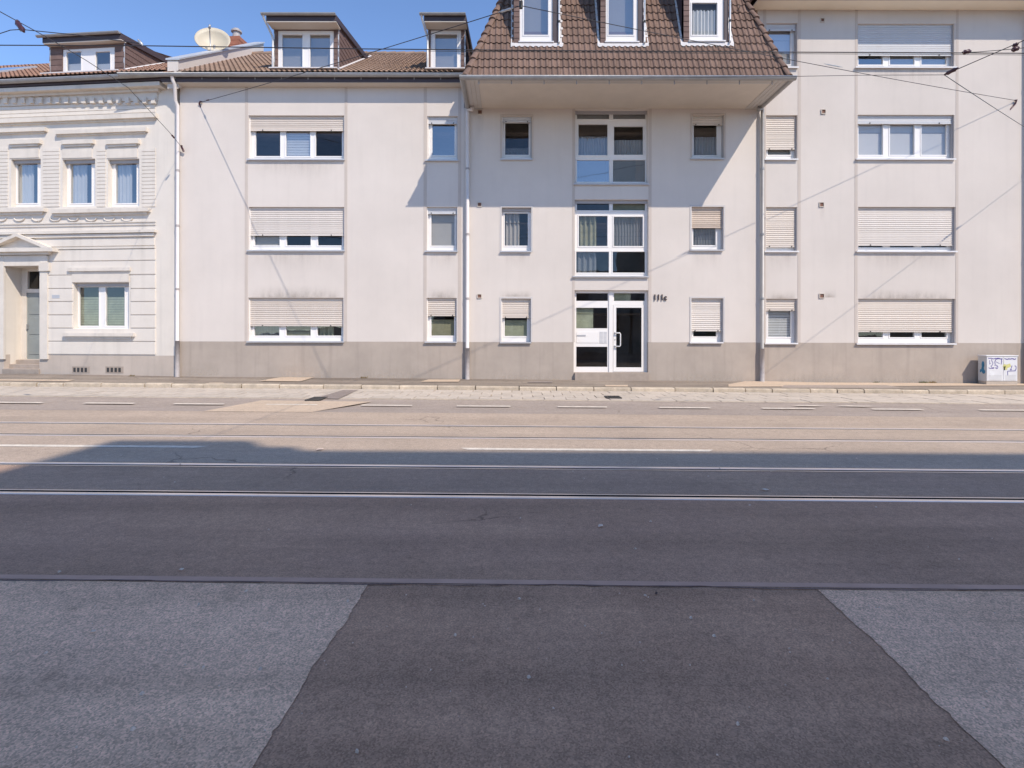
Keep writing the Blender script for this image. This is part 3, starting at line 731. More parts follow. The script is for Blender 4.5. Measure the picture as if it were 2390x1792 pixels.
# entrance: side light + door
dr = .14
oD = HB.R(1339, 1513, 677, 869); HB.holes.append((oD[0], oD[1], oD[2], oD[3]))
u0, u1, z0, z1 = oD
def DR(x0, x1, y0, y1): return HB.R(x0, x1, y0, y1, dep=dr)
pl = [DR(1345,1419,684,702), DR(1433,1505,684,702), DR(1345,1417.5,718,766), DR(1345,1417.5,809,856)]
leaf = DR(1431,1502,711,868)
m = MB(); m.plate((u0+.001,u1-.001,z0+.001,z1-.001), pl+[(leaf[0],leaf[1],z0+.002,leaf[3])], dr, .06); ent = m.build('entrance', m_pvc, HB.root)
for q, ins in zip(pl, (None, m_curt_refl_gr, m_curt_refl_gr, None)):
    pane_obj(ent, q, dr+.022, m_glass3)
    if ins: boxo('curtain', ins, ent, q[0]-.03, q[0]+(q[1]-q[0])*.56, dr+.10, dr+.105, q[2]-.02, q[3]+.02)  # green reflection in the entrance panes, painted as a sheet behind them
mx = DR(1421,1432,700,701); boxo('mullion', m_pvc, ent, mx[0], mx[1]-.03, dr-.03, dr-.001, z0+.003, z1-.004)
mb_ = DR(1345,1398,774.5,800); bx = boxo('mailbox_panel', m_pvc, ent, mb_[0], mb_[1], dr-.012, dr-.001, mb_[2], mb_[3]); bevel(bx, .004)
sl_ = DR(1346.5,1367,781,784); boxo('mail_slot', m_alu, ent, sl_[0], sl_[1], dr-.026, dr-.0125, sl_[2], sl_[3])
ip = DR(1399.5,1417.5,773.5,801); im = boxo('intercom_panel', m_sillw, ent, ip[0], ip[1], dr-.010, dr-.001, ip[2], ip[3])
for r in range(9):
    for c in range(2):
        zz = ip[3]-.02-(ip[3]-ip[2]-.03)*r/8.5; xx = ip[0]+.012+c*(ip[1]-ip[0])*.48
        boxo('bell_plate', m_alu, ent, xx, xx+(ip[1]-ip[0])*.36, dr-.014, dr-.0105, zz-.011, zz)
gl = DR(1438,1497,718,857); m = MB(); m.plate((leaf[0]+.004,leaf[1]-.004,z0+.012,leaf[3]-.004), [gl], dr-.014, .055); dl = m.build('door', m_pvc, ent)
gasket = MB(); gasket.plate((gl[0]-.001,gl[1]+.001,gl[2]-.001,gl[3]+.001), [(gl[0]+.008,gl[1]-.008,gl[2]+.008,gl[3]-.008)], dr-.008, .01); gasket.build('gasket', m_rub, ent)
pane_obj(ent, gl, dr+.010, m_glass3)
hx0, hz0 = HB.L(1436, 778, dr); hx1, hz1 = HB.L(1447, 807, dr); zt_ = HB.L(1440, 777, dr)[1]; zb_ = HB.L(1440, 808, dr)[1]
m = MB(); m.tube([(hx0,dr-.015,zt_),(hx0,dr-.07,zt_),(hx1-.02,dr-.075,zt_),(hx1,dr-.075,zt_-.03),(hx1,dr-.075,zb_+.03),(hx1-.02,dr-.075,zb_),(hx0,dr-.07,zb_),(hx0,dr-.015,zb_)], .017, 10); m.build('door_handle', m_pvc, ent, True)
for zz in (zt_, zb_, (zt_+zb_)/2): 
    m = MB(); m.tube([(hx0-.01,dr-.03,zz),(hx0-.01,dr-.0145,zz)], .03 if zz != (zt_+zb_)/2 else .016, 12); m.build('lock_rose', m_galv, ent)
body(HB, None, zPB, .0, uB1, zEB+.02, 9.5, m_wall, m_plinth)
for x0, x1 in [(1335.6,1341.5),(1513.6,1520.5)]: stripbar(HB, x0, x1, zEB+.015, zPB)
st = HB.R(1340.7,1513,869,889); bevel(boxo('door_step', m_stone, HB.root, st[0], st[1], -.10, dr+.05, -.3, oD[2]-.002), .01)
for v in [(1114.5,1126,256,267.5),(1114,1124.5,472,482.5),(1114,1124.6,685.7,696)]: vent(HB, *v)
# house number 111c in raised characters; shadow of the pale digits put into their colour
cu = bpy.data.curves.new('num', 'FONT'); cu.body = '111c'; cu.size = .24; cu.extrude = .012; cu.shear = 0; cu.space_character = 1.0; cu.offset = .006
to = bpy.data.objects.new('tmp', cu); COL.objects.link(to); dg = bpy.context.evaluated_depsgraph_get()
me = bpy.data.meshes.new_from_object(to.evaluated_get(dg)); COL.objects.unlink(to)
for v in me.vertices: v.co = Vector((v.co.x, -v.co.z, v.co.y))
me.materials.clear(); me.materials.append(mat('number_shadow_dark', (.10,.075,.07), .35, .1, 9, metal=.4))
a, c = HB.L(1524, 700); nb = link('house_number', me, HB.root, (a, -.026, c))
xs = [v.co.x for v in me.vertices]; nb.scale = ((HB.L(1553,700)[0]-a)/(max(xs)-min(xs)), 1, (HB.L(1540,687)[1]-c)/max(v.co.z for v in me.vertices))

# --- mansard
ye = -1.96; SLM = 2.5
uL = HB.L(1086, 182, ye)[0]; uR = HB.L(1840, 182, ye)[0]; zE = HB.L(1460, 179, ye)[1]
zTop = zE+4.9; HL, HR = .90, .67
vM = Vector((0, 1, SLM)).normalized(); nM = Vector((0, -SLM, 1)).normalized()
def mp(u, s): return Vector((u, ye, zE))+vM*s        # s measured up the slope
def uLs(s): return uL+HL*vM.y*s
def uRs(s): return uR-HR*vM.y*s
sT = (zTop-zE)/vM.z
Lb, Rb = Vector((uL, ye, zE)), Vector((uR, ye, zE)); Lt, Rt = mp(uLs(sT), sT), mp(uRs(sT), sT)
yB = 9.0
m = MB(); off = nM*-.012
m.face([Lb+off, Rb+off, Rt+off, Lt+off]); m.face([Lt, Rt, (Rt.x, yB, zTop+.8), (Lt.x, yB, zTop+.8)])
m.face([(uL, yB, zE), Lb, Lt, (Lt.x, yB, zTop)]); m.face([Rb, (uR, yB, zE), (Rt.x, yB, zTop), Rt])
mans = m.build('mansard_roof', m_tile, HB.root)
# dormer data (photo pixels)
yd = -1.575
DM = [dict(x=(1199,1302), op=(1213,1290,-60,98), g=(1223,1279,-50,81), ins=None),
      dict(x=(1401,1501), op=(1414,1489,-60,98), g=(1420.5,1478,-50,81), ins=None),
      dict(x=(1595,1700), op=(1609,1690,-60,96), g=(1615,1673.5,6,81), ins=('vert', m_curt_w))]
for q in DM: q['u'] = (HB.L(q['x'][0], 60, yd)[0], HB.L(q['x'][1], 60, yd)[0])
zD0 = HB.L(1450, 103, yd)[1]
TP = .292; tm = tile_mesh(.298, TP+.045, .034)
tmesh = bpy.data.meshes.new('roof_tile'); tmesh.from_pydata(tm.v, [], tm.f); tmesh.materials.append(m_tile); tmesh.update()
R3 = Matrix((Vector((1,0,0)), vM, nM)).transposed().to_4x4()
random.seed(21)
for r in range(11):
    s = r*TP; w = .302; i0 = int((uL)/w)-1; i1 = int(uR/w)+1
    for i in range(i0, i1):
        u = i*w+w/2
        a, b_ = u-w/2, u+w/2
        if b_ < uLs(s)+.03 or a > uRs(s)-.03: continue
        zc = (mp(u, s+TP*.5)).z
        if any(q['u'][0]-.05 < a and b_ < q['u'][1]+.05 and zc > zD0-.02 for q in DM): continue
        clipL = a < uLs(s+TP+.05)+.03; clipR = b_ > uRs(s+TP+.05)-.03
        mw = Matrix.Translation(mp(u, s)+nM*random.uniform(0,.005)) @ R3 @ Matrix.Rotation(random.uniform(-.008,.008), 4, 'Z')
        if not (clipL or clipR):
            o = link('roof_tile', tmesh, mans); o.matrix_local = mw
        else:
            bm = bmesh.new(); bm.from_mesh(tmesh); bmesh.ops.transform(bm, matrix=mw, verts=bm.verts)
            for on, p0, hd in ((clipL, mp(uL+.03, 0), Vector((HL,1,SLM))), (clipR, mp(uR-.03, 0), Vector((-HR,1,SLM)))):
                if on:
                    nn_ = hd.cross(nM); nn_ *= (1 if (nn_.x < 0) == (hd.x > 0) else -1)
                    bmesh.ops.bisect_plane(bm, geom=bm.verts[:]+bm.edges[:]+bm.faces[:], plane_co=p0, plane_no=nn_, clear_outer=True)
            if bm.faces:
                me = bpy.data.meshes.new('roof_tile'); bm.to_mesh(me); me.materials.clear(); me.materials.append(m_tile); link('roof_tile', me, mans)
            bm.free()
# hip caps
for p0, hd in ((Lb, Vector((HL,1,SLM))), (Rb, Vector((-HR,1,SLM)))):
    dv = hd.normalized(); outn = (Vector((-1 if hd.x > 0 else 1, -1, .35))).normalized(); outn = (outn-dv*outn.dot(dv)).normalized(); sd = dv.cross(outn)
    k = 0; step = TP*1.075
    for k in range(15):
        m = MB(); ring = []
        for t, rr, lf in ((-.02, .125, .03), (step+.03, .098, .0)):
            c = p0+dv*(k*step+t)+outn*(lf-.02)
            ring.append([c+sd*(rr*math.cos(math.pi*j/8))+outn*(rr*.8*math.sin(math.pi*j/8)) for j in range(9)])
        for j in range(8): m.face([ring[0][j], ring[0][j+1], ring[1][j+1], ring[1][j]])
        cc = p0+dv*(k*step-.02)+outn*.0
        m.face(ring[0][::-1]); m.build('hip_tile', m_tile, mans, False)
# mansard dormers
for k, q in enumerate(DM):
    a, b_ = q['u']; o = HB.R(*q['op'], dep=yd); zt = zE+4.2
    o = (o[0], o[1], o[2], zt-.25); gq = HB.R(*q['g'], dep=yd+.03); gq = (gq[0], gq[1], gq[2], min(gq[3], zt-.35))
    m = MB(); m.plate((a, b_, o[2]-.06, zt), [o], yd, .14)
    fr = m.build('dormer', m_slate, HB.root)
    m = MB(); m.plate((o[0]+.001,o[1]-.001,o[2]+.001,o[3]-.001), [gq], yd+.03, .06); w = .035
    m.box(gq[0]-w,gq[1]+w,yd+.018,yd+.029,gq[2]-w,gq[2]-.005); m.box(gq[0]-w,gq[0]-.005,yd+.018,yd+.029,gq[2]-.005,gq[3]); m.box(gq[1]+.005,gq[1]+w,yd+.018,yd+.029,gq[2]-.005,gq[3])
    m.build('window', m_pvc, fr); pane_obj(fr, gq, yd+.055, m_glass3 if q['ins'] else m_glass2)
    if q['ins']:
        pm = pleat(gq[1]-gq[0], gq[3]-gq[2]-.16, 7, .03); pm.build('curtain', m_curt_w, fr, True, ((gq[0]+gq[1])/2, yd+.13, gq[2]))
    boxo('dormer_room', m_curt_g if not q['ins'] else m_dark, fr, a+.03, b_-.03, yd+.24, yd+.26, o[2]-.05, zt-.02)
    boxo('sill', m_sillw, fr, o[0]-.03, o[1]+.03, yd-.06, yd+.029, o[2]-.03, o[2]+.004)
    for xs_, sd in ((a, -1), (b_, 1)):
        m = MB(); m.face([(xs_,yd,o[2]-.3),(xs_,yd+1.9,o[2]-.3),(xs_,yd+1.9,zt),(xs_,yd,zt)]); m.build('cheek', m_fascia, fr)
    m = MB(); m.box(a-.12, b_+.12, yd-.25, yd+2.0, zt, zt+.16); m.build('dormer_roof', m_fascia, fr)
    facing(HB, fr, a+.005, o[0]-.004, o[2]-.04, zt-.01, yd-.002, h=.145)
    # dark right post, downpipe, flashing
    boxo('side_panel', m_fascia, fr, o[1]+.004, b_-.004, yd-.012, yd-.002, o[2]-.05, zt-.01)
    px_ = b_+.03; m = MB(); m.tube([(px_,yd-.04,zt-.05),(px_,yd-.04,o[2]+.02),(px_-.01,yd-.07,o[2]-.06)], .028, 8); m.build('dormer_downpipe', m_zinclt, fr, True)
    jx = MB(); jx.tube([(px_,yd-.04,o[2]+.5),(px_,yd-.04,o[2]+.56)], .036, 8); jx.build('pipe_clamp', m_iron, fr)
    # flashing: side strip following the slope and apron over the tiles
    zl = o[2]-.10; s0 = (zl-zE)/vM.z
    for xa, xb in ((b_+.06, b_+.15), (a-.07, a-.01)):
        m = MB(); n_ = 14
        for i in range(n_):
            sA, sB = s0+i*.28, s0+(i+1)*.28-.008
            pA, pB = mp(0, sA)+nM*.055, mp(0, sB)+nM*.038
            m.face([(xa,pA.y,pA.z),(xb,pA.y,pA.z),(xb,pB.y,pB.z),(xa,pB.y,pB.z)]); m.face([(xa,pA.y,pA.z),(xb,pA.y,pA.z),(xb,pA.y+.03,pA.z-.02),(xa,pA.y+.03,pA.z-.02)][::-1])
        m.build('side_flashing', m_flash, fr)
    m = MB(); nx = 30; pA = mp(0, s0-.02)+nM*.060; 
    for i in range(nx):
        xa, xb = a-.08+(b_-a+.22)*i/nx, a-.08+(b_-a+.22)*(i+1)/nx
        ja, jb = .022*math.sin(xa*2*math.pi/.151), .022*math.sin(xb*2*math.pi/.151)
        m.face([(xa,pA.y-.01,pA.z-.045-ja),(xb,pA.y-.01,pA.z-.045-jb),(xb,pA.y,pA.z+.04),(xa,pA.y,pA.z+.04)]); m.face([(xa,pA.y,pA.z+.04),(xb,pA.y,pA.z+.04),(xb,yd-.003,o[2]-.02),(xa,yd-.003,o[2]-.02)])
    m.build('apron_flashing', m_flash, fr)
# snow hooks
for px, py in [(1341,23),(1366,23),(1541,22),(1725,20)]:
    u = HB.L(px, py, ye+.85)[0]; s = (HB.L(px, py, ye+.85)[1]-zE)/vM.z; p = mp(u, s)+nM*.06
    m = MB(); m.tube([p, p+nM*.05+vM*-.04, p+nM*.06+vM*.03], .012, 6); m.build('snow_hook', m_iron, mans)
# soffit box below the mansard
sf = empty('tmp')
bpy.data.objects.remove(sf)
yo = ye-.02; zS = zEB
panel = (uL+.36, uR-.36, yo+.30, -.002)
so1 = boxo('soffit', m_soffit, HB.root, panel[0], panel[1], panel[2], panel[3], zS+.012, zS+.06)
for i in range(3):                           # boards running round the edge
    w = .094
    m = MB(); y_a = yo+i*w+.009; y_b = yo+(i+1)*w-.003
    m.box(uL+.36-.11*0, uR-.36, y_a, y_b, zS-.004+.0*i, zS+.03); m.build('soffit_board', m_board, so1)
    for sgn in (0, 1):
        m = MB()
        if sgn == 0: m.box(uL+i*.115+.009, uL+(i+1)*.115-.003, yo+.004, -.002, zS-.008, zS+.028)
        else: m.box(uR-(i+1)*.115+.009, uR-i*.115-.003, yo+.004, -.002, zS-.008, zS+.028)
        m.build('soffit_board', m_board, so1)
boxo('fascia', m_board, HB.root, uL-.002, uR+.002, yo-.025, yo-.002, zS-.012, zE-.03)
for xs_ in (uL-.027, uR+.003): boxo('fascia', m_board, HB.root, xs_, xs_+.024, yo-.025, -.002, zS-.011, zE-.031)
boxo('soffit_top', m_trim, HB.root, uL, uR, yo, yB, zE-.06, zE-.035)
zGm = HB.L(1460, 179.5, ye-.12)[1]
gB = gutter(HB, uL-.14, uR+.14, ye-.11, zGm, .075, m_zinc)
for xs_, sg in ((uL-.085, -1), (uR+.085, 1)):
    m = MB(); pr = []
    for i in range(9):
        t = math.pi*i/8; pr.append((xs_-.07*math.cos(t), zGm-.075*math.sin(t)))
    pr += [(x_*.9+xs_*.1, z_+.008) for x_, z_ in pr[::-1]]
    n = len(m.v); k = len(pr); m.v += [(x_, ye-.11, z_) for x_, z_ in pr]+[(x_, -.01, z_) for x_, z_ in pr]
    for i in range(k): m.f.append((n+i, n+(i+1) % k, n+k+(i+1) % k, n+k+i))
    m.build('gutter', m_zinc, HB.root)
for i in range(10):
    xx = uL+.35+i*.86; boxo('gutter_hook', m_zinc, HB.root, xx, xx+.025, yo-.029, yo-.0262, zGm-.16, zGm-.02)
# downpipes left and right of the centre
xL = HB.L(1092, 500)[0]; xR = HB.L(1776, 500)[0]
zsp = HB.L(1092, 812)[1]
downpipe(HB, [(uL+.06,-.30,zGm-.07),(uL+.06,-.22,zGm-.12),(xL,-.10,zEB-.06),(xL,-.10,zEB-.2),(xL,-.10,-.15)], .052, m_pipe, [HB.L(1092, y)[1] for y in (396, 548, 697)], zsp)
downpipe(HB, [(uR-.02,-.30,zGm-.07),(uR-.02,-.22,zGm-.12),(xR,-.10,zEB-.02),(xR,-.10,zEB-.2),(xR,-.10,-.15)], .052, m_zinc, [HB.L(1776, y)[1] for y in (396, 548, 697)], zsp)

# ============ right wing, four storeys
HCc = House('apartment_house', 1767, label='tall white four-storey apartment house with roller shutters on the right')
uC1 = HCc.L(2900, 500)[0]; zEC = HCc.L(2080, 22)[1]; zPC = HCc.L(2080, 800)[1]
def trio(y0, y1): return [(2003.5,2060,y0,y1),(2077,2133.5,y0,y1),(2150.5,2208.5,y0,y1)]
window(HCc, (1788,1861,53.5,157.5), [(1792,1845,70,150)], (1785.5,1864,157.5,162), 72, slat=m_slatg, glass=m_glass2, inside=[('blind',m_curt_lg)], sillmat=m_sillw)
window(HCc, (1788,1861,268.5,371.5), [(1792,1845,330,361)], (1785,1863,371.5,376), 349, glass=m_glass, inside=[('blind',m_curt_g)], sillmat=m_sillw)
window(HCc, (1788,1860.5,483,586), [(1792,1845,560,574)], (1785,1865,586,591), 576.6, glass=m_glass3, sillmat=m_sillw)
window(HCc, (1788,1861,697,800), [(1793,1845.5,712,786)], (1785.5,1862.5,800,804.5), 725, glass=m_glass, inside=[('slats',m_curt_w)], sillmat=m_sillw)
window(HCc, (2001.7,2227.5,55,157.5), trio(90,150.5), (1998,2234,157.5,163), 130, slat=m_slatg, glass=m_glass2, inside=[None,('blind',m_curt_g),('blind',m_curt_g)], sillmat=m_sillw)
window(HCc, (2001.7,2227.5,267.6,371), trio(290,361), (1999,2231,371,375.5), 289, slat=m_slatg, glass=m_glass, inside=[('blind',m_curt_lg)]*3, sillmat=m_sillw)
window(HCc, (2003,2230,482.6,586), trio(565,577), (2000,2235,586,592), 573.4, slat=m_slat2, glass=m_glass3, sillmat=m_sillw)
window(HCc, (2003,2229.5,697,801), trio(740,787), (2000,2232,801,807), 775, glass=m_glass3, sillmat=m_sillw)
body(HCc, None, zPC, .0, uC1, zEC, 9.5, m_wall2, m_plinth)
for x0, x1 in [(1780.5,1787.5),(1862,1868.6),(1995,2001.3),(2230.5,2236.5)]: stripbar(HCc, x0, x1, zEC-.001, zPC)
for v in [(1914,1924,42,52),(1916,1927,255,266),(1911.5,1923,471.6,483),(1911.5,1923.5,684.5,696)]: vent(HCc, *v)
boxo('soffit', m_soffit, HCc.root, -.2, uC1, -.52, .03, zEC-.015, zEC+.02)
boxo('fascia', m_trim, HCc.root, -.2, uC1, -.60, -.522, zEC-.05, zEC+.20)
gutter(HCc, -.2, uC1, -.70, zEC+.18, .075, m_zinc)
m = MB(); m.face([(-.2,-.7,zEC+.22),(uC1,-.7,zEC+.22),(uC1,4.5,zEC+3),(-.2,4.5,zEC+3)]); m.face([(-.2,4.5,zEC+3),(uC1,4.5,zEC+3),(uC1,9.5,zEC),(-.2,9.5,zEC)])
m.face([(-.2,-.7,zEC+.22),(-.2,4.5,zEC+3),(-.2,9.5,zEC)]); m.build('roof', m_tile, HCc.root)
xq = HCc.L(2397, 500)[0]
downpipe(HCc, [(xq,-.68,zEC+.1),(xq,-.6,zEC),(xq,-.12,zEC-.4),(xq,-.11,zEC-.55),(xq,-.11,-.15)], .06, m_pipe, [HCc.L(2397, y)[1] for y in (200, 396, 600, 780)], HCc.L(2390, 800)[1])

# ============ old stucco house on the left, turned a little away
HO = House('stucco_house', 414, theta=-math.radians(5.5), label='ornate cream stucco house with a pedimented door at the left edge')
HO.root['category'] = 'house'
uO0 = HO.L(-330, 500)[0]; uO1 = HO.L(412.5, 500)[0]-.002
zPO = HO.L(250, 829)[1]; zEO = HO.L(250, 204)[1]
def ow(op, panes, **kw): return window(HO, op, panes, None, None, reveal=.16, **kw)
cw = [('drape', m_curt_w)]
for x0, x1, g0, g1 in [(26,95,36,88),(146,222,164,214),(252,325,270,319)]:
    w_ = ow((x0,x1,371,482), [(g0,g1,382,474)], glass=m_glass2, inside=cw)
ow((-95,-26,371,482), [(-86,-33,382,474)], glass=m_glass2, inside=cw)
ow((172,301,660,768), [(184,231,670,760),(247,291,670,760)], glass=m_glass, inside=[('slats',m_curt_refl_gr,(0,.78)),('slats',m_curt_refl_gr,(0,.78))])
dO = HO.R(9, 92, 621, 870); HO.holes.append(dO)
body(HO, None, zPO, uO0, uO1, zEO, 9.0, m_old, m_oldpl, (-.4, 3.9))
def OB(name, x0, x1, y0, y1, proud, mt=None, parent=None, y_in=.01):
    a = HO.R(x0, x1, y0, y1, dep=-proud); return boxo(name, mt or m_oldtrim, parent or HO.root, a[0], a[1], -proud, y_in, a[2], a[3])
# eaves and cornice
OB('cornice', -330, 372, 205, 214, .30); OB('cornice', -330, 368, 214.5, 226, .14); OB('frieze', -330, 366, 226.5, 247, .05)
for i in range(34):
    x = -318+i*20.3
    OB('cornice_block', x, x+9, 227, 240, .11)
a = HO.L(-330, 180, -.35)[0]; bq = HO.L(388, 180, -.35)[0]
zgo = HO.L(250, 178, -.42)[1]
boxo('eaves_board', m_fascia, HO.root, a, bq, -.32, .0, zEO+.0, zgo-.03)
gutter(HO, a, bq, -.40, zgo+.01, .08, m_zinc)
# glazed-brick courses on the upper storey
def courses(x0, x1, y0, y1, st_=8.6, pr=.018):
    y = y0
    while y+st_ <= y1+1:
        o = OB('brick_course', x0, x1, y+.7, y+st_-.7, pr, m_old); y += st_
courses(-330, 362, 249, 275)
for x0, x1 in [(331,362),(100,138),(226,246),(-20,18)]: courses(x0, x1, 345, 482)
OB('string_course', -330, 362, 276, 286, .12); OB('string_course', -330, 360, 287, 292, .05)
for x0, x1 in [(-130,104),(128,340)]:
    OB('lintel_band', x0, x1, 300, 309, .11); OB('lintel_band', x0+2, x1-2, 309.5, 314, .05)
for x0, x1 in [(19,92),(142,216),(246,322),(-100,-28)]:
    OB('window_hood', x0, x1, 325, 335, .10); OB('window_hood', x0+5, x1-5, 335.5, 341, .06); OB('hood_panel', x0+3, x1-2, 343, 368, .02)
for x0, x1 in [(-130,101),(118,345)]:
    OB('sill_band', x0, x1, 486, 495, .13); OB('sill_band', x0+3, x1-3, 495.5, 502, .06)
for i in range(9):
    x = -40+i*42
    s = HO.L(x, 508, -.03)
    m = MB(); m.tube([(s[0]+.17*math.cos(t), -.02, s[1]-.10*math.sin(t)) for t in [math.pi*k/10 for k in range(11)]], .022, 6); m.build('swag', m_oldtrim, HO.root, True)
OB('moulding', -330, 362, 521, 524, .03); OB('moulding', -330, 362, 528, 530.5, .03)
OB('string_course', -330, 360, 541, 547, .12); OB('string_course', -330, 358, 549, 556, .07); OB('string_course', 84, 360, 576, 580.5, .05)
# rusticated ground floor
rows = [556.5, 575.5, 609, 641.7, 673.5, 704, 735, 766, 797, 828]
for i in range(len(rows)-1):
    y0, y1 = rows[i]+1.2, rows[i+1]-1.2
    if i == 0: segs = [(84,360)]
    elif i == 1: y0 = 582; segs = [(120,362)]
    elif i == 2: segs = [(112,362)]
    elif y1 < 770: segs = [(112,168.5),(304.5,362)]
    else: segs = [(112,362)]
    for s0, s1 in segs: bevel(OB('stone_course', s0, s1, y0, y1, .03, m_old), .008, 1)
OB('window_hood', 156, 302, 624, 632, .09); OB('window_hood', 160, 299, 632.5, 637, .04); OB('hood_panel', 168, 300, 639, 658, .038)
OB('window_sill', 145, 310, 777, 785, .13, m_oldtrim); OB('window_sill', 152, 305, 785.5, 791, .07)
for x0, x1 in [(168,209),(246,288)]:
    v = OB('cellar_vent', x0, x1, 855, 871, .006, m_stone); a = HO.R(x0+3, x1-3, 858, 868)
    for k in range(4): boxo('vent_bar', m_iron, v, a[0]+(a[1]-a[0])*(k+.1)/4, a[0]+(a[1]-a[0])*(k+.7)/4, -.012, -.0065, a[2], a[3])
OB('house_plaque', 121, 139, 688, 696, .035, m_alu)
# pediment and door
ap = HO.L(43, 545, -.12); pl_, pr_ = HO.L(-32, 577, -.12), HO.L(118, 577, -.12)
for q0, q1 in ((pl_, ap), (ap, pr_)):
    m = MB(); t = .10
    m.hexa([(q0[0],-.20,q0[1]-t),(q1[0],-.20,q1[1]-t),(q1[0],.0,q1[1]-t),(q0[0],.0,q0[1]-t)], [(q0[0],-.20,q0[1]),(q1[0],-.20,q1[1]),(q1[0],.0,q1[1]),(q0[0],.0,q0[1])]); m.build('pediment', m_oldtrim, HO.root)
OB('pediment', -36, 122, 578, 587, .24); OB('pediment', -30, 114, 587.5, 594, .14)
OB('door_surround', -12, 8, 597, 838, .06); OB('door_surround', 93, 110, 597, 838, .06); OB('door_surround', -10, 108, 596, 620, .05)
OB('capital', 90, 113, 612, 632, .10)
yq = .55
a = HO.R(20, 91, 621, 870, dep=yq)
m = MB(); m.face([(dO[0],.2,dO[2]),(dO[0],yq+.1,dO[2]),(dO[0],yq+.1,dO[3]),(dO[0],.2,dO[3])]); m.face([(dO[1],.2,dO[2]),(dO[1],yq+.1,dO[2]),(dO[1],yq+.1,dO[3]),(dO[1],.2,dO[3])]); m.face([(dO[0],.2,dO[3]),(dO[1],.2,dO[3]),(dO[1],yq+.1,dO[3]),(dO[0],yq+.1,dO[3])])
m.build('door_recess', m_old, HO.root)
zl0, zl1 = HO.L(60, 838, yq)[1], HO.L(60, 683, yq)[1]
tl = (dO[0]+.22, dO[1]-.10, zl1+.12, dO[3]-.10)
m = MB(); m.plate((dO[0], dO[1], dO[2], dO[3]), [tl, (dO[0]+.18, dO[1]-.08, zl0, zl1)], yq, .08); fr = m.build('door_frame', m_oldtrim, HO.root)
pane_obj(fr, tl, yq+.04, m_glass3)
ol = boxo('door', m_door, HO.root, dO[0]+.181, dO[1]-.081, yq+.03, yq+.07, zl0+.002, zl1-.002)
for k in range(3):
    zz = zl0+.15+k*(zl1-zl0-.2)/3; bevel(boxo('door_panel', m_door, ol, dO[0]+.27, dO[1]-.17, yq+.016, yq+.031, zz, zz+(zl1-zl0-.2)/3-.1), .01)
boxo('door_handle', m_galv, ol, dO[0]+.21, dO[0]+.235, yq-.03, yq+.029, (zl0+zl1)/2-.1, (zl0+zl1)/2+.05)
for k in range(3):
    a = HO.R(20-14*k*.0+2, 92-2+3*k, 838+10*k, 872, dep=.1); bevel(boxo('door_step', m_stone, HO.root, dO[0]+.02-.02*k, dO[1]-.02+.02*k, .36-.20*k, yq+.2-.001*k, -.3, zl0-.01-.13*k), .012)
for k, (x, y) in enumerate([(-6,740),(-7,760),(-7,785)]): pass
# roof of the old house
SLO = .60; yo0 = -.36; zo0 = HO.L(250, 171, -.36)[1]; RO = 4.6
zro = lambda y: zo0+SLO*(y-yo0)
m = MB(); m.face([(uO0,yo0,zo0-.03),(uO1+.1,yo0,zo0-.03),(uO1+.1,yo0+RO,zro(yo0+RO)-.03),(uO0,yo0+RO,zro(yo0+RO)-.03)]); m.face([(uO0,yo0+RO,zro(yo0+RO)-.03),(uO1+.1,yo0+RO,zro(yo0+RO)-.03),(uO1+.1,9,zEO),(uO0,9,zEO)])
ro = m.build('roof', m_tileold, HO.root)
z0r_s, y0r_s = z0r, y0r
dO1 = dormer(HO, 152, 262, (146,268,112,172), [(156,190,121,165),(224,258,121,165)], None, (118,290), zt_px=104, inside=[('half',m_curt_w),('half',m_curt_w)], zr=zro, left_pipe=False, yback=3.6, rise=.1, fascia_h=.17, ov=.2)
da, db = HO.L(118,120,.06)[0], HO.L(290,120,.06)[0]
joined_tiles(HO, 'roof_tiles', m_tileold, uO0+.1, uO1-.05, yo0, zo0, SLO, RO, skip=lambda x, y: (da < x < db and 0 < y < 3.6))
sk_ = HO.L(20, 135, 1.6)
m = MB(); cz = zro(1.5); m.hexa([(sk_[0]-.9,.9,zro(.9)+.02),(sk_[0]+.35,.9,zro(.9)+.02),(sk_[0]+.35,2.3,zro(2.3)+.02),(sk_[0]-.9,2.3,zro(2.3)+.02)], [(sk_[0]-.9,.9,zro(.9)+.11),(sk_[0]+.35,.9,zro(.9)+.11),(sk_[0]+.35,2.3,zro(2.3)+.11),(sk_[0]-.9,2.3,zro(2.3)+.11)]); skl = m.build('roof_window', m_zinclt, HO.root)
m = MB(); m.face([(sk_[0]-.8,1.0,zro(1.0)+.116),(sk_[0]+.25,1.0,zro(1.0)+.116),(sk_[0]+.25,2.2,zro(2.2)+.116),(sk_[0]-.8,2.2,zro(2.2)+.116)]); m.build('pane', m_glass2, skl)
# brick chimney behind the fire wall (on the old roof)
cb = HO.L(552, 112, 5.2)
m_brick = mat('chimney_brick', (.36, .14, .085), .9, .2, 6, .3, 60)
m = MB()
for k in range(9): m.box(cb[0]-.30+(.01 if k % 2 else 0), cb[0]+.30-(.01 if k % 2 else 0), 4.9, 5.5, cb[1]-1.2+k*.17, cb[1]-1.2+k*.17+.16)
ch = m.build('chimney', m_brick, HO.root)
m = MB(); m.tube([(cb[0],5.2,cb[1]+.30),(cb[0],5.2,cb[1]+.75)], [.16,.12], 12); m.tube([(cb[0],5.2,cb[1]+.62),(cb[0],5.2,cb[1]+.68)], .2, 12); m.build('chimney_pot', m_castiron, ch)

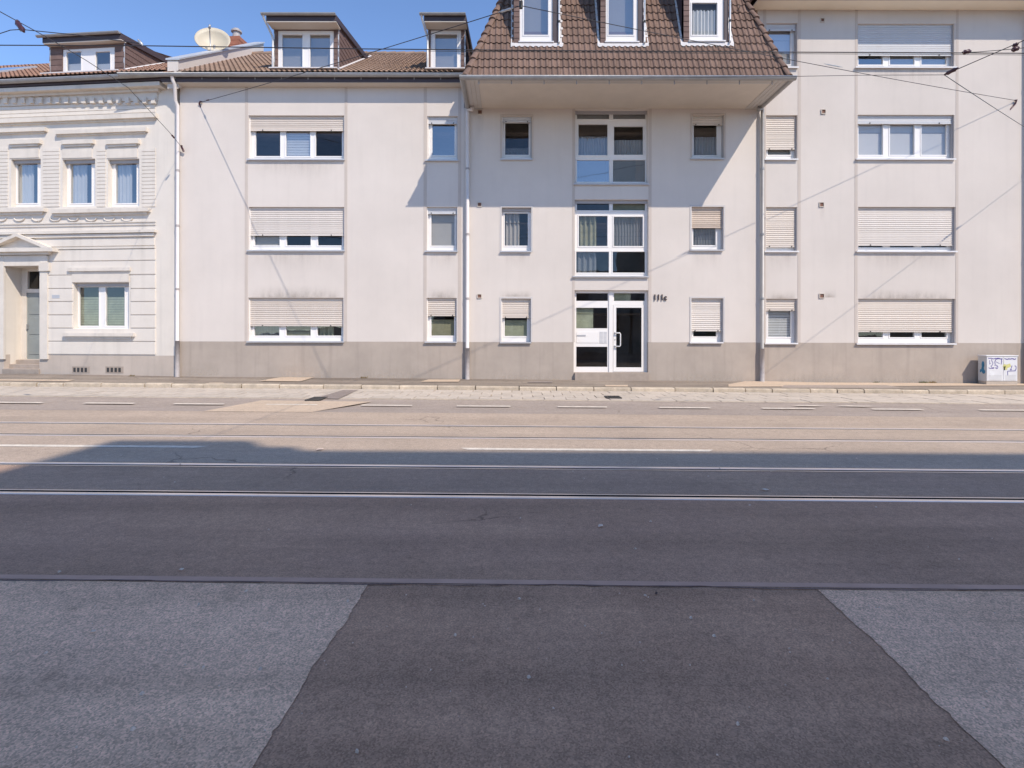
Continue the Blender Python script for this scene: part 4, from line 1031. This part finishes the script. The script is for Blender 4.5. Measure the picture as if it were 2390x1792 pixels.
# ------------------------------------------------------------------ soot and rain stains on the plaster
def stainmat(name, col, strength, up=True, ns=3.):
    m = bpy.data.materials.new(name); m.use_nodes = True; t = m.node_tree; L = t.links.new
    b = t.nodes['Principled BSDF']; b.inputs['Base Color'].default_value = (*col, 1); b.inputs['Roughness'].default_value = .95; b.inputs['Specular IOR Level'].default_value = .1
    tc = nn(t, 'ShaderNodeTexCoord'); sp = nn(t, 'ShaderNodeSeparateXYZ'); L(tc.outputs['Generated'], sp.inputs[0])
    def M(op, a, b_=None):
        n = nn(t, 'ShaderNodeMath', operation=op, use_clamp=(op == 'MULTIPLY'))
        for i, v in enumerate((a, b_)):
            if v is None: continue
            if isinstance(v, (int, float)): n.inputs[i].default_value = v
            else: L(v, n.inputs[i])
        return n.outputs[0]
    x = M('ABSOLUTE', M('SUBTRACT', M('MULTIPLY', sp.outputs[0], 1.0), .5)); ex = M('SUBTRACT', 1, M('POWER', M('MULTIPLY', x, 2.0), 3.0))
    z = sp.outputs[2]; gz = M('POWER', M('SUBTRACT', 1, z) if up else z, 1.4); eb = M('SUBTRACT', 1, M('POWER', M('SUBTRACT', 1, M('MULTIPLY', x, 0.0)), 30))
    n = nn(t, 'ShaderNodeTexNoise'); n.inputs['Scale'].default_value = ns; n.inputs['Detail'].default_value = 6; n.inputs['Roughness'].default_value = .65
    mp = nn(t, 'ShaderNodeMapping'); mp.inputs['Scale'].default_value = (1.6, 1, .7) if up else (4, 1, .5); L(tc.outputs['Object'], mp.inputs[0]); L(mp.outputs[0], n.inputs['Vector'])
    nr = nn(t, 'ShaderNodeMapRange'); nr.inputs[1].default_value = .32; nr.inputs[2].default_value = .7; L(n.outputs['Fac'], nr.inputs[0])
    L(M('MULTIPLY', M('MULTIPLY', M('MULTIPLY', ex, gz), nr.outputs[0]), strength), b.inputs['Alpha']); return m
m_soot = stainmat('soot_stain', (.24, .20, .16), .42); m_drip = stainmat('drip_stain', (.30, .25, .21), .2, False, 2.)
m_splash = stainmat('splash_stain', (.62, .54, .45), .6, True, 2.5)
def stain(H, x0, x1, y0, y1, mt):
    a, b_, c, d = H.R(x0, x1, y0, y1); m = MB(); w, h = (b_-a)/2, (d-c)/2
    m.face([(-w,0,-h),(w,0,-h),(w,0,h),(-w,0,h)]); m.build('stain', mt, H.root, False, ((a+b_)/2, -.0022, (c+d)/2))
for H_s, x0, x1, y0, y1 in [(HA,580,802,664,694),(HA,997,1067,664,694.5),(HCc,2003,2229,672,696.5),(HCc,1788,1861,676,696.5),(HCc,1922,1952,672,694),(HB,1165,1245,676,692)]: stain(H_s, x0, x1, y0, y1, m_soot)
for H_s, x0, x1, y0, y1 in [(HB,1108,1130,268,330),(HA,590,790,379,420),(HA,590,790,592,640),(HA,998,1066,593,640),(HCc,2010,2225,593,640),(HCc,2010,2220,163,215),(HCc,1790,1860,592,640),(HB,1172,1240,592,630),(HB,1614,1688,589,640),(HCc,1912,1925,484,520)]: stain(H_s, x0, x1, y0, y1, m_drip)
for H_s, x0, x1, y0, y1 in [(HA,425,520,845,876),(HA,640,780,850,880),(HA,820,1000,850,884),(HB,1120,1330,860,888),(HCc,1800,2000,862,892),(HCc,2010,2260,858,894),(HB,1540,1760,862,890)]: stain(H_s, x0, x1, y0, y1, m_splash)

# ------------------------------------------------------------------ satellite dish
m_dish = mat('dish_cream', (.56, .49, .37), .5, .06, 3)
dc = P(497, 95, 19.0)
dish = empty('satellite_dish', dc); tag(dish, 'large cream satellite dish above the fire wall beside the brick chimney', 'satellite dish')
ax = Vector((.25, -.8, .45)).normalized(); sd = ax.cross(Vector((0,0,1))).normalized(); upv = sd.cross(ax)
m = MB(); n, rr = 28, 6; R_ = .54; prev = None
for i in range(rr+1):
    r = R_*i/rr; ring = [sd*(r*math.cos(2*math.pi*j/n))+upv*(r*1.08*math.sin(2*math.pi*j/n))+ax*(.28*(i/rr)**2-.2) for j in range(n)]
    if prev:
        for j in range(n): m.face([prev[j], prev[(j+1) % n], ring[(j+1) % n], ring[j]])
    prev = ring
d_ = m.build('reflector', m_dish, dish, True); bm = bmesh.new(); bm.from_mesh(d_.data); bmesh.ops.remove_doubles(bm, verts=bm.verts, dist=1e-4); bm.to_mesh(d_.data); bm.free(); md = d_.modifiers.new('s', 'SOLIDIFY'); md.thickness = .02
m = MB(); m.tube([Vector((0,.1,-1.1)), Vector((0,.1,-.1)), -ax*.2], .035, 8); m.build('mast', m_galv, dish, True)
m = MB(); f_ = ax*.55; m.tube([-upv*.62+ax*.08, f_-upv*.1], .018, 6); m.tube([f_-upv*.12, f_+upv*.02], .04, 8); m.build('feed_arm', m_galv, dish, True)

# ------------------------------------------------------------------ utility cabinet
Yc = 16.28
c0, c1 = P(2302.5, 860, Yc).x, P(2376, 860, Yc).x; cz1 = P(2340, 829, Yc).z; cz0 = gp(c0, Yc)[2]+.112; dpt = .30
cab = empty('utility_cabinet', ((c0+c1)/2, Yc, cz0)); tag(cab, 'grey street utility cabinet covered in purple graffiti against the plinth', 'cabinet')
hw = (c1-c0)/2; H_ = cz1-cz0; m_cab = mat('cabinet_grey', (.60,.585,.56), .55, .06, 5, .15, 60)
m_cabb = mat('cabinet_base', (.46,.39,.32), .8, .1, 5)
boxo('base', m_cabb, cab, -hw+.01, hw-.01, .012, dpt-.01, -.1, .10)
bevel(boxo('housing', m_cab, cab, -hw, hw, .02, dpt, .10, H_-.035), .008)
bevel(boxo('roof', m_sillw, cab, -hw-.015, hw+.015, -.008, dpt+.01, H_-.035, H_), .008)
for s0, s1 in ((-hw+.012, .034), (.042, hw-.012)):
    dd_ = bevel(boxo('door', m_sillw, cab, s0, s1, .004, .019, .112, H_-.045), .005)
    for k in range(5): boxo('louvre', m_cab, dd_, s0+.05, s1-.05, -.001, .0035, .13+.035*k, .14+.035*k)
boxo('lock', m_iron, cab, .055, .08, -.006, .0035, H_*.5, H_*.5+.07)
m_gp = mat('graffiti_purple', (.10,.07,.28), .6, .2, 20); m_gb = mat('graffiti_blue', (.04,.20,.34), .6, .3, 12); m_gy = mat('graffiti_yellow', (.62,.58,.22), .7, .15, 12); m_gw = mat('graffiti_white', (.78,.77,.76), .7, .05, 12)
def U(ix, iy):                               # graffiti coordinates: pixel of the cabinet close-up
    fx = (ix-1190)/(2050-1190); fy = (iy-330)/(990-330); return -hw+2*hw*fx, H_-.035-(H_-.14)*fy
def stroke(name, mt, pts, w=.009):
    m = MB(); q = [Vector((U(*p)[0], 0, U(*p)[1])) for p in pts]
    for i in range(len(q)-1):
        d = (q[i+1]-q[i]); 
        if d.length < 1e-5: continue
        nrm = Vector((-d.z, 0, d.x)).normalized()*w
        m.face([q[i]-nrm+Vector((0,.0025-.0002*i,0)), q[i+1]-nrm+Vector((0,.0025-.0002*i,0)), q[i+1]+nrm+Vector((0,.0025-.0002*i,0)), q[i]+nrm+Vector((0,.0025-.0002*i,0))])
    m.build(name, mt, cab)
random.seed(4)
def wob(x0, x1, y, a=10, n=14): return [(x0+(x1-x0)*i/n, y+random.uniform(-a,a)) for i in range(n+1)]
stroke('graffiti', m_gy, [(1655,560),(1720,600),(1850,560)], .05); stroke('graffiti', m_gy, [(1660,640),(1760,640)], .05)
stroke('graffiti', m_gw, [(1290,720),(1400,800),(1300,830)], .04)
stroke('graffiti', m_gp, wob(1235,1630,385,12,18), .011); stroke('graffiti', m_gp, wob(1680,1995,395,14,16), .013)
stroke('graffiti', m_gp, [(1330,400),(1335,450),(1370,500),(1350,560),(1310,590),(1360,640),(1400,620)], .008)
stroke('graffiti', m_gp, [(1250,630),(1290,650),(1340,645),(1380,650),(1400,620)], .01)
stroke('graffiti', m_gp, [(1430,550),(1420,480),(1440,410),(1520,390),(1600,400),(1605,460),(1590,540)], .010)
stroke('graffiti', m_gp, [(1410,570),(1460,560),(1500,590),(1500,640),(1460,660),(1440,630),(1480,600)], .009)
stroke('graffiti', m_gp, [(1450,470),(1500,500),(1550,520)], .007); stroke('graffiti', m_gp, [(1275,430),(1275,540),(1310,500)], .006)
stroke('graffiti', m_gp, [(1960,580),(2000,590),(2000,670),(1970,700)], .010); stroke('graffiti', m_gp, [(1770,840),(1770,720),(1990,712)], .010); stroke('graffiti', m_gp, [(1890,570),(1865,650),(1840,690),(1890,680)], .009)
m = MB()
for (y, z, ry, rz) in [(.12,.55,.05,.14),(.13,.42,.05,.12),(.10,.36,.06,.08),(.20,.38,.03,.06)]:
    pts = [(-hw-.0015-.0003*len(m.f), y+ry*math.cos(t), z*H_/.82+rz*math.sin(t)*.8) for t in [2*math.pi*k/12 for k in range(12)]]; m.face(pts)
m.build('graffiti', m_gb, cab)

# ------------------------------------------------------------------ drains
def grate(px0, px1, y0, y1, label, n=7):
    xa, da = G(px0, y1); xb, db = G(px1, y0); w = abs(xb-xa); cx = (xa+xb)/2; cd = (da+db)/2; dp = max(.3, abs(db-da))
    p = gp(cx, cd, .016); r = empty('drain_grate', p); tag(r, label, 'drain', 'street drains'); r.rotation_euler = (0, math.atan(gg(cd)), 0)
    m = MB(); a, b_ = w/2, dp/2; f = .035
    for q in ((-a,a,-b_,-b_+f),(-a,a,b_-f,b_),(-a,-a+f,-b_+f,b_-f),(a-f,a,-b_+f,b_-f)): m.box(q[0],q[1],q[2],q[3],-.02,.012)
    m.build('frame', m_iron, r)
    for k in range(n):
        x = -a+f+(2*a-2*f)*(k+.5)/n; boxo('bar', m_iron, r, x-.014, x+.014, -b_+f, b_-f, -.02, .008)
    boxo('pit', m_groove, r, -a+f, a-f, -b_+f, b_-f, -.03, -.021)
grate(711, 765, 928.5, 936, 'black iron drain grate at the edge of the lane beside the light patch', 10)
grate(1417, 1444, 926, 930.5, 'small iron drain grate among the slabs below the entrance', 6)

# ------------------------------------------------------------------ weeds and debris at the foot of the walls
def weed(px, py, s, label, colr, n=26):
    rx, rz = ray(px, py); X = rx*(D-.05); p = gp(X, D-.06, .118)
    m = MB(); random.seed(int(px))
    for k in range(n):
        a = random.uniform(0, 6.28); l = s*random.uniform(.4, 1); bx_, by_ = random.uniform(-s,s)*1.3, -abs(random.gauss(0,.03))
        ti = (bx_+math.cos(a)*l*.6, by_-abs(math.sin(a))*l*.5, l*random.uniform(.4,1)); w = .012
        m.face([(bx_-w,by_,0),(bx_+w,by_,0),(ti[0]+w*.6,ti[1],ti[2]*.7),ti])
    o = m.build('weed_tuft', colr, None, False, p); tag(o, label, 'weed', 'weeds at the foot of the walls')
m_weed = mat('weed_green', (.12,.14,.05), .8, .3, 30); m_weedd = mat('weed_dry', (.28,.20,.09), .9, .3, 30)
weed(2152, 890, .10, 'green weed tuft at the plinth left of the utility cabinet', m_weed)
weed(2172, 893, .09, 'brown dead weed clump at the plinth near the utility cabinet', m_weedd, 40)
weed(850, 881, .08, 'yellowish dry weeds under the wide left windows', m_weedd)
weed(310, 873, .07, 'low dry weeds beside the cellar vent of the stucco house', m_weedd)
weed(2040, 888, .06, 'tiny green weed under the wide right shutters', m_weed, 14)

# ------------------------------------------------------------------ grit on the road
random.seed(9); m = MB(); m_grit = mat('grit', (.72, .54, .42), .8, .3, 40)
for k in range(260):
    if k < 170: x, d = random.uniform(-3.5, 3.5), random.uniform(1.8, 3.3)
    else: x, d = random.uniform(-6, 6), random.uniform(3.4, 7)
    w = random.choice((.003, .004, .005, .006, .011)); p = Vector(gp(x, d, .004)); a = random.uniform(0, 3)
    c, s_ = math.cos(a)*w, math.sin(a)*w; e = random.uniform(.5, 1.)
    B4 = [p+Vector(q) for q in ((c, s_, 0), (-s_*e, c*e, 0), (-c, -s_, 0), (s_*e, -c*e, 0))]
    m.hexa(B4, [q.lerp(p, .4)+Vector((0, 0, w*.8)) for q in B4])
tag(m.build('road_grit', m_grit), 'scattered pale grit and pebbles on the near asphalt', 'grit', kind='stuff')
def leaf(px, py, sz, label, mt):
    x, d = G(px, py); p = gp(x, d, .006); m = MB(); n = 8
    pts = [(sz*math.cos(2*math.pi*i/n)*(1.5 if i % 2 else 1.1), sz*.7*math.sin(2*math.pi*i/n), .004+.004*(i % 3)) for i in range(n)]
    m.face(pts); o = m.build('litter_scrap', mt, None, False, p); o.rotation_euler = (0, 0, px*.7); tag(o, label, 'litter')
m_scrap = mat('scrap_pale', (.74, .58, .46), .9, .1, 20); m_scrapd = mat('scrap_dark', (.10, .06, .05), .9, .1, 20)
leaf(217, 1479, .011, 'pale pebble-like scrap on the worn asphalt at lower left', m_scrap)
leaf(423, 1333, .014, 'pale scrap just behind the asphalt seam at left', m_scrap)
leaf(1402, 1230, .026, 'pale flattened spot on the near lane right of the middle', m_scrap)
leaf(1532, 1389, .012, 'dark leaf scrap just in front of the asphalt seam', m_scrapd)
leaf(1786, 1145, .03, 'pale paper scrap between the near tram rails', m_scrap)
leaf(747, 1050, .05, 'pale flattened paper at the edge of the big shadow', m_scrap)

# ------------------------------------------------------------------ tram overhead wires
def wire(name, pts, label, r=.007, extra=(), sag=0., cat='wire', group='tram overhead wires'):
    root = None
    pts = [Vector(p) for p in pts]; q = []
    if len(pts) == 2:
        for i in range(17):
            t = i/16; p = pts[0].lerp(pts[1], t); p.z -= sag*4*t*(1-t); q.append(p)
    else: q = pts
    m = MB(); m.tube(q, r, 6); o = m.build(name, m_wire, None, True); tag(o, label, cat, group); return o
def insul(par, a, b_, r=.03, mt=None, name='insulator'):
    a, b_ = Vector(a), Vector(b_); m = MB(); r *= .7
    m.tube([a, a.lerp(b_,.12), a.lerp(b_,.25), a.lerp(b_,.5), a.lerp(b_,.75), a.lerp(b_,.88), b_], [r*.4, r*.5, r, r*.8, r, r*.5, r*.4], 10); return m.build(name, mt or m_ins, par, True)
YT = 8.5
w1 = wire('contact_wire', [P(-400,105,YT), P(0,105.3,YT), P(330,106.5,YT), P(860,114,YT), P(1480,119.5,YT), P(2390,124,YT), P(2900,126,YT)], 'contact wire running horizontally above the far tram track', .0075)
insul(w1, P(322,92,YT), P(334,107,YT), .035, m_galv, 'clamp')
w1b = wire('contact_wire', [P(1000,119,YT+.35), P(1480,123,YT+.35), P(2390,128,YT+.35), P(2900,130,YT+.35)], 'thin second wire just below the contact wire on the right', .004)
w2 = wire('feeder_wire', [P(-200,110,YT-.1), P(-40,88,YT-.1), P(0,78,YT-.1), P(24,70,YT-.1), P(50,68.5,YT-.1), P(176,81,YT-.05), P(323,101,YT)], 'curved feeder wire joining the contact wire in front of the stucco house dormer', .006)
insul(w2, P(38,50,YT), P(56,74,YT-.1), .06)
# span wires A and B from the facades to a common joint, then across the street
def rayz(px, py, Y): return P(px, py, Y)
a0 = P(467, 239, D-.05); aj = P(1216, 13, 10.5)
w3 = wire('span_wire', [a0, aj], 'span wire rising from the hook on the left white wall to the mansard dormer', .008, sag=.04)
insul(w3, a0.lerp(aj,.955), a0.lerp(aj,.985), .035, m_galv, 'turnbuckle'); insul(w3, a0.lerp(aj,.03), a0.lerp(aj,.045), .03)
m = MB(); m.tube([a0+Vector((.06,0,.02)), a0+Vector((0,.0,.03)), a0+Vector((-.04,.02,-.03)), a0+Vector((-.01,.06,-.12))], .022, 8); m.build('wall_hook', m_ins, w3, True)
b0 = P(2369, 234, D-.05)
w4 = wire('span_wire', [b0, aj], 'span wire falling from the mansard dormer to the hook on the right white wall', .007, sag=.06)
insul(w4, b0.lerp(aj,.46), b0.lerp(aj,.50), .022, m_galv, 'turnbuckle')
m = MB(); m.tube([b0, b0+Vector((.05,.0,.02)), b0+Vector((.03,.02,-.09)), b0+Vector((-.10,.06,-.26))], .022, 8); m.build('wall_hook', m_ins, w4, True)
w5 = wire('span_wire', [aj, Vector((aj.x+.3, -4, aj.z-.1))], 'span wire leaving over the street from the joint beside the left mansard dormer', .008)
m = MB(); m.tube([aj+Vector((0,0,-.05)), aj+Vector((0,0,.08))], .035, 8); m.build('ring', m_iron, w5)
# right: pull-off over the far track
c0_ = P(2479, 349, D-.05); cj = P(2204, 174.5, 8.78)
w6 = wire('span_wire', [c0_, cj], 'span wire slanting down right from the brown insulator to the right wall', .006, sag=.03)
insul(w6, c0_.lerp(cj,.18), c0_.lerp(cj,.21), .03)
ce = P(2236.5, 158, 8.6); cf = P(2700, -40, 7.2)
w7 = wire('span_wire', [cj, cf], 'span wire with a long brown insulator climbing to the upper right corner', .006)
insul(w7, cj, ce, .045); insul(w7, P(2362,107.5,8.2), P(2378,101,8.15), .04)
w8 = wire('pull_off_wire', [P(1500,181.5,8.78), P(1857,178,8.78), P(2010,175.3,8.78), cj], 'thin level wire ending at the long brown insulator on the right', .004)
w9 = wire('feeder_wire', [P(2248,122.5,YT), P(2282,121,YT), P(2366,114,YT-.1), P(2420,108,YT-.2), P(2800,60,YT-.6)], 'short feeder wire with dark clamps beside the upper right window', .005)
insul(w9, P(2246,122.5,YT), P(2266,119,YT), .05); insul(w9, P(2362,117,YT-.1), P(2378,111,YT-.1), .055)
# left wall
l0 = P(424, 343, D-.12); l1 = P(0, 27, 8.7)
w10 = wire('span_wire', [l0, P(396,309,15.9), P(300,205,13.3), P(200,140,11.5), P(108,86,10.1), l1, P(-200,-80,7)], 'span wire crossing the sky at upper left down to the hook by the left downpipe', .007)
insul(w10, P(400,314,15.95), P(408,323,16.1), .04)
m = MB(); m.tube([l0+Vector((0,-.02,.05)), l0, l0+Vector((.03,.06,-.12))], .03, 8); m.build('wall_hook', m_ins, w10, True)
insul(w10, P(38,48,9.2), P(44,52,9.25), .04)

# ------------------------------------------------------------------ houses on the near side of the street (behind the viewer; they shade it)
m_opp = mat('opposite_plaster', (.62,.58,.52), .9, .08, 1)
def opposite(x0, x1, y0, y1, h, label, tower=None, rows=4, step=2.6):
    r = empty('opposite_house', (x0, y1, 0)); tag(r, label, 'house', 'houses across the street')
    w = x1-x0; dp = y1-y0; holes = []
    for i in range(int(w/step)):
        for k in range(rows):
            holes.append((i*step+.8, i*step+2.0, 1.2+k*2.9, 2.7+k*2.9))
    m = MB(); m.plate((0, w, -.6, h), holes, 0, .15, outer_sides=False)
    m.v = [(w-v[0], -v[1], v[2]) for v in m.v]         # turn the facade towards the street
    m.face([(0,0,-.6),(0,-dp,-.6),(0,-dp,h),(0,0,h)]); m.face([(w,0,-.6),(w,-dp,-.6),(w,-dp,h),(w,0,h)]); m.face([(0,-dp,-.6),(w,-dp,-.6),(w,-dp,h),(0,-dp,h)])
    m.build('wall', m_opp, r)
    m = MB(); m.box(-.1, w+.1, -dp, .1, h, h+.25); m.build('roof', m_fascia, r)
    m = MB(); 
    for q in holes:
        f = boxo('window', m_pvc, r, w-q[1]+.001, w-q[0]-.001, -.16, -.13, q[2]+.001, q[3]-.001)
        mm = MB(); a, b_ = w-q[1]+.08, w-q[0]-.08; mm.face([(a,-.128,q[2]+.08),(b_,-.128,q[2]+.08),(b_,-.128,q[3]-.08),(a,-.128,q[3]-.08)]); mm.build('pane', mat_oppglass, f)
    if tower:
        a, b_, t = tower; m = MB(); m.box(a-x0, b_-x0, -dp, -.0-.3, h+.25, h+t); m.build('stair_tower', m_opp, r)
        boxo('roof_chimney', m_opp, r, b_-x0+.03, b_-x0+.42, -1.2, -.3, h+.25, h+.25+(t-.25)*.62)
    return r
mat_oppglass = mat('opposite_glass', (.03,.035,.04), .05, .1, 1, spec=.8)
# shade edge: rows of the photo where the sunlight starts
yb = -10.0; kz = SUNV.z/-SUNV.y; kx = SUNV.x/-SUNV.y
eX, ed = G(1800, 1056); ed -= .14; hB = (ed-yb)*kz
tX, td = G(400, 1025); hT = (td-yb+.3)*kz
tl_, tr_ = G(248,1024)[0], G(570,1030)[0]
sx = (td-yb)*kx
tl_ += .42; tr_ += .34
opposite(tl_+sx, tl_+sx+15, yb-11, yb, hB-.25, 'tall plain apartment block across the street, behind the viewer', (tl_+sx, tr_+sx, hT-hB+.25))
opposite(tl_+sx-16, tl_+sx-.2, yb-9, yb, 6.2, 'low house across the street, behind the viewer', None, 2)
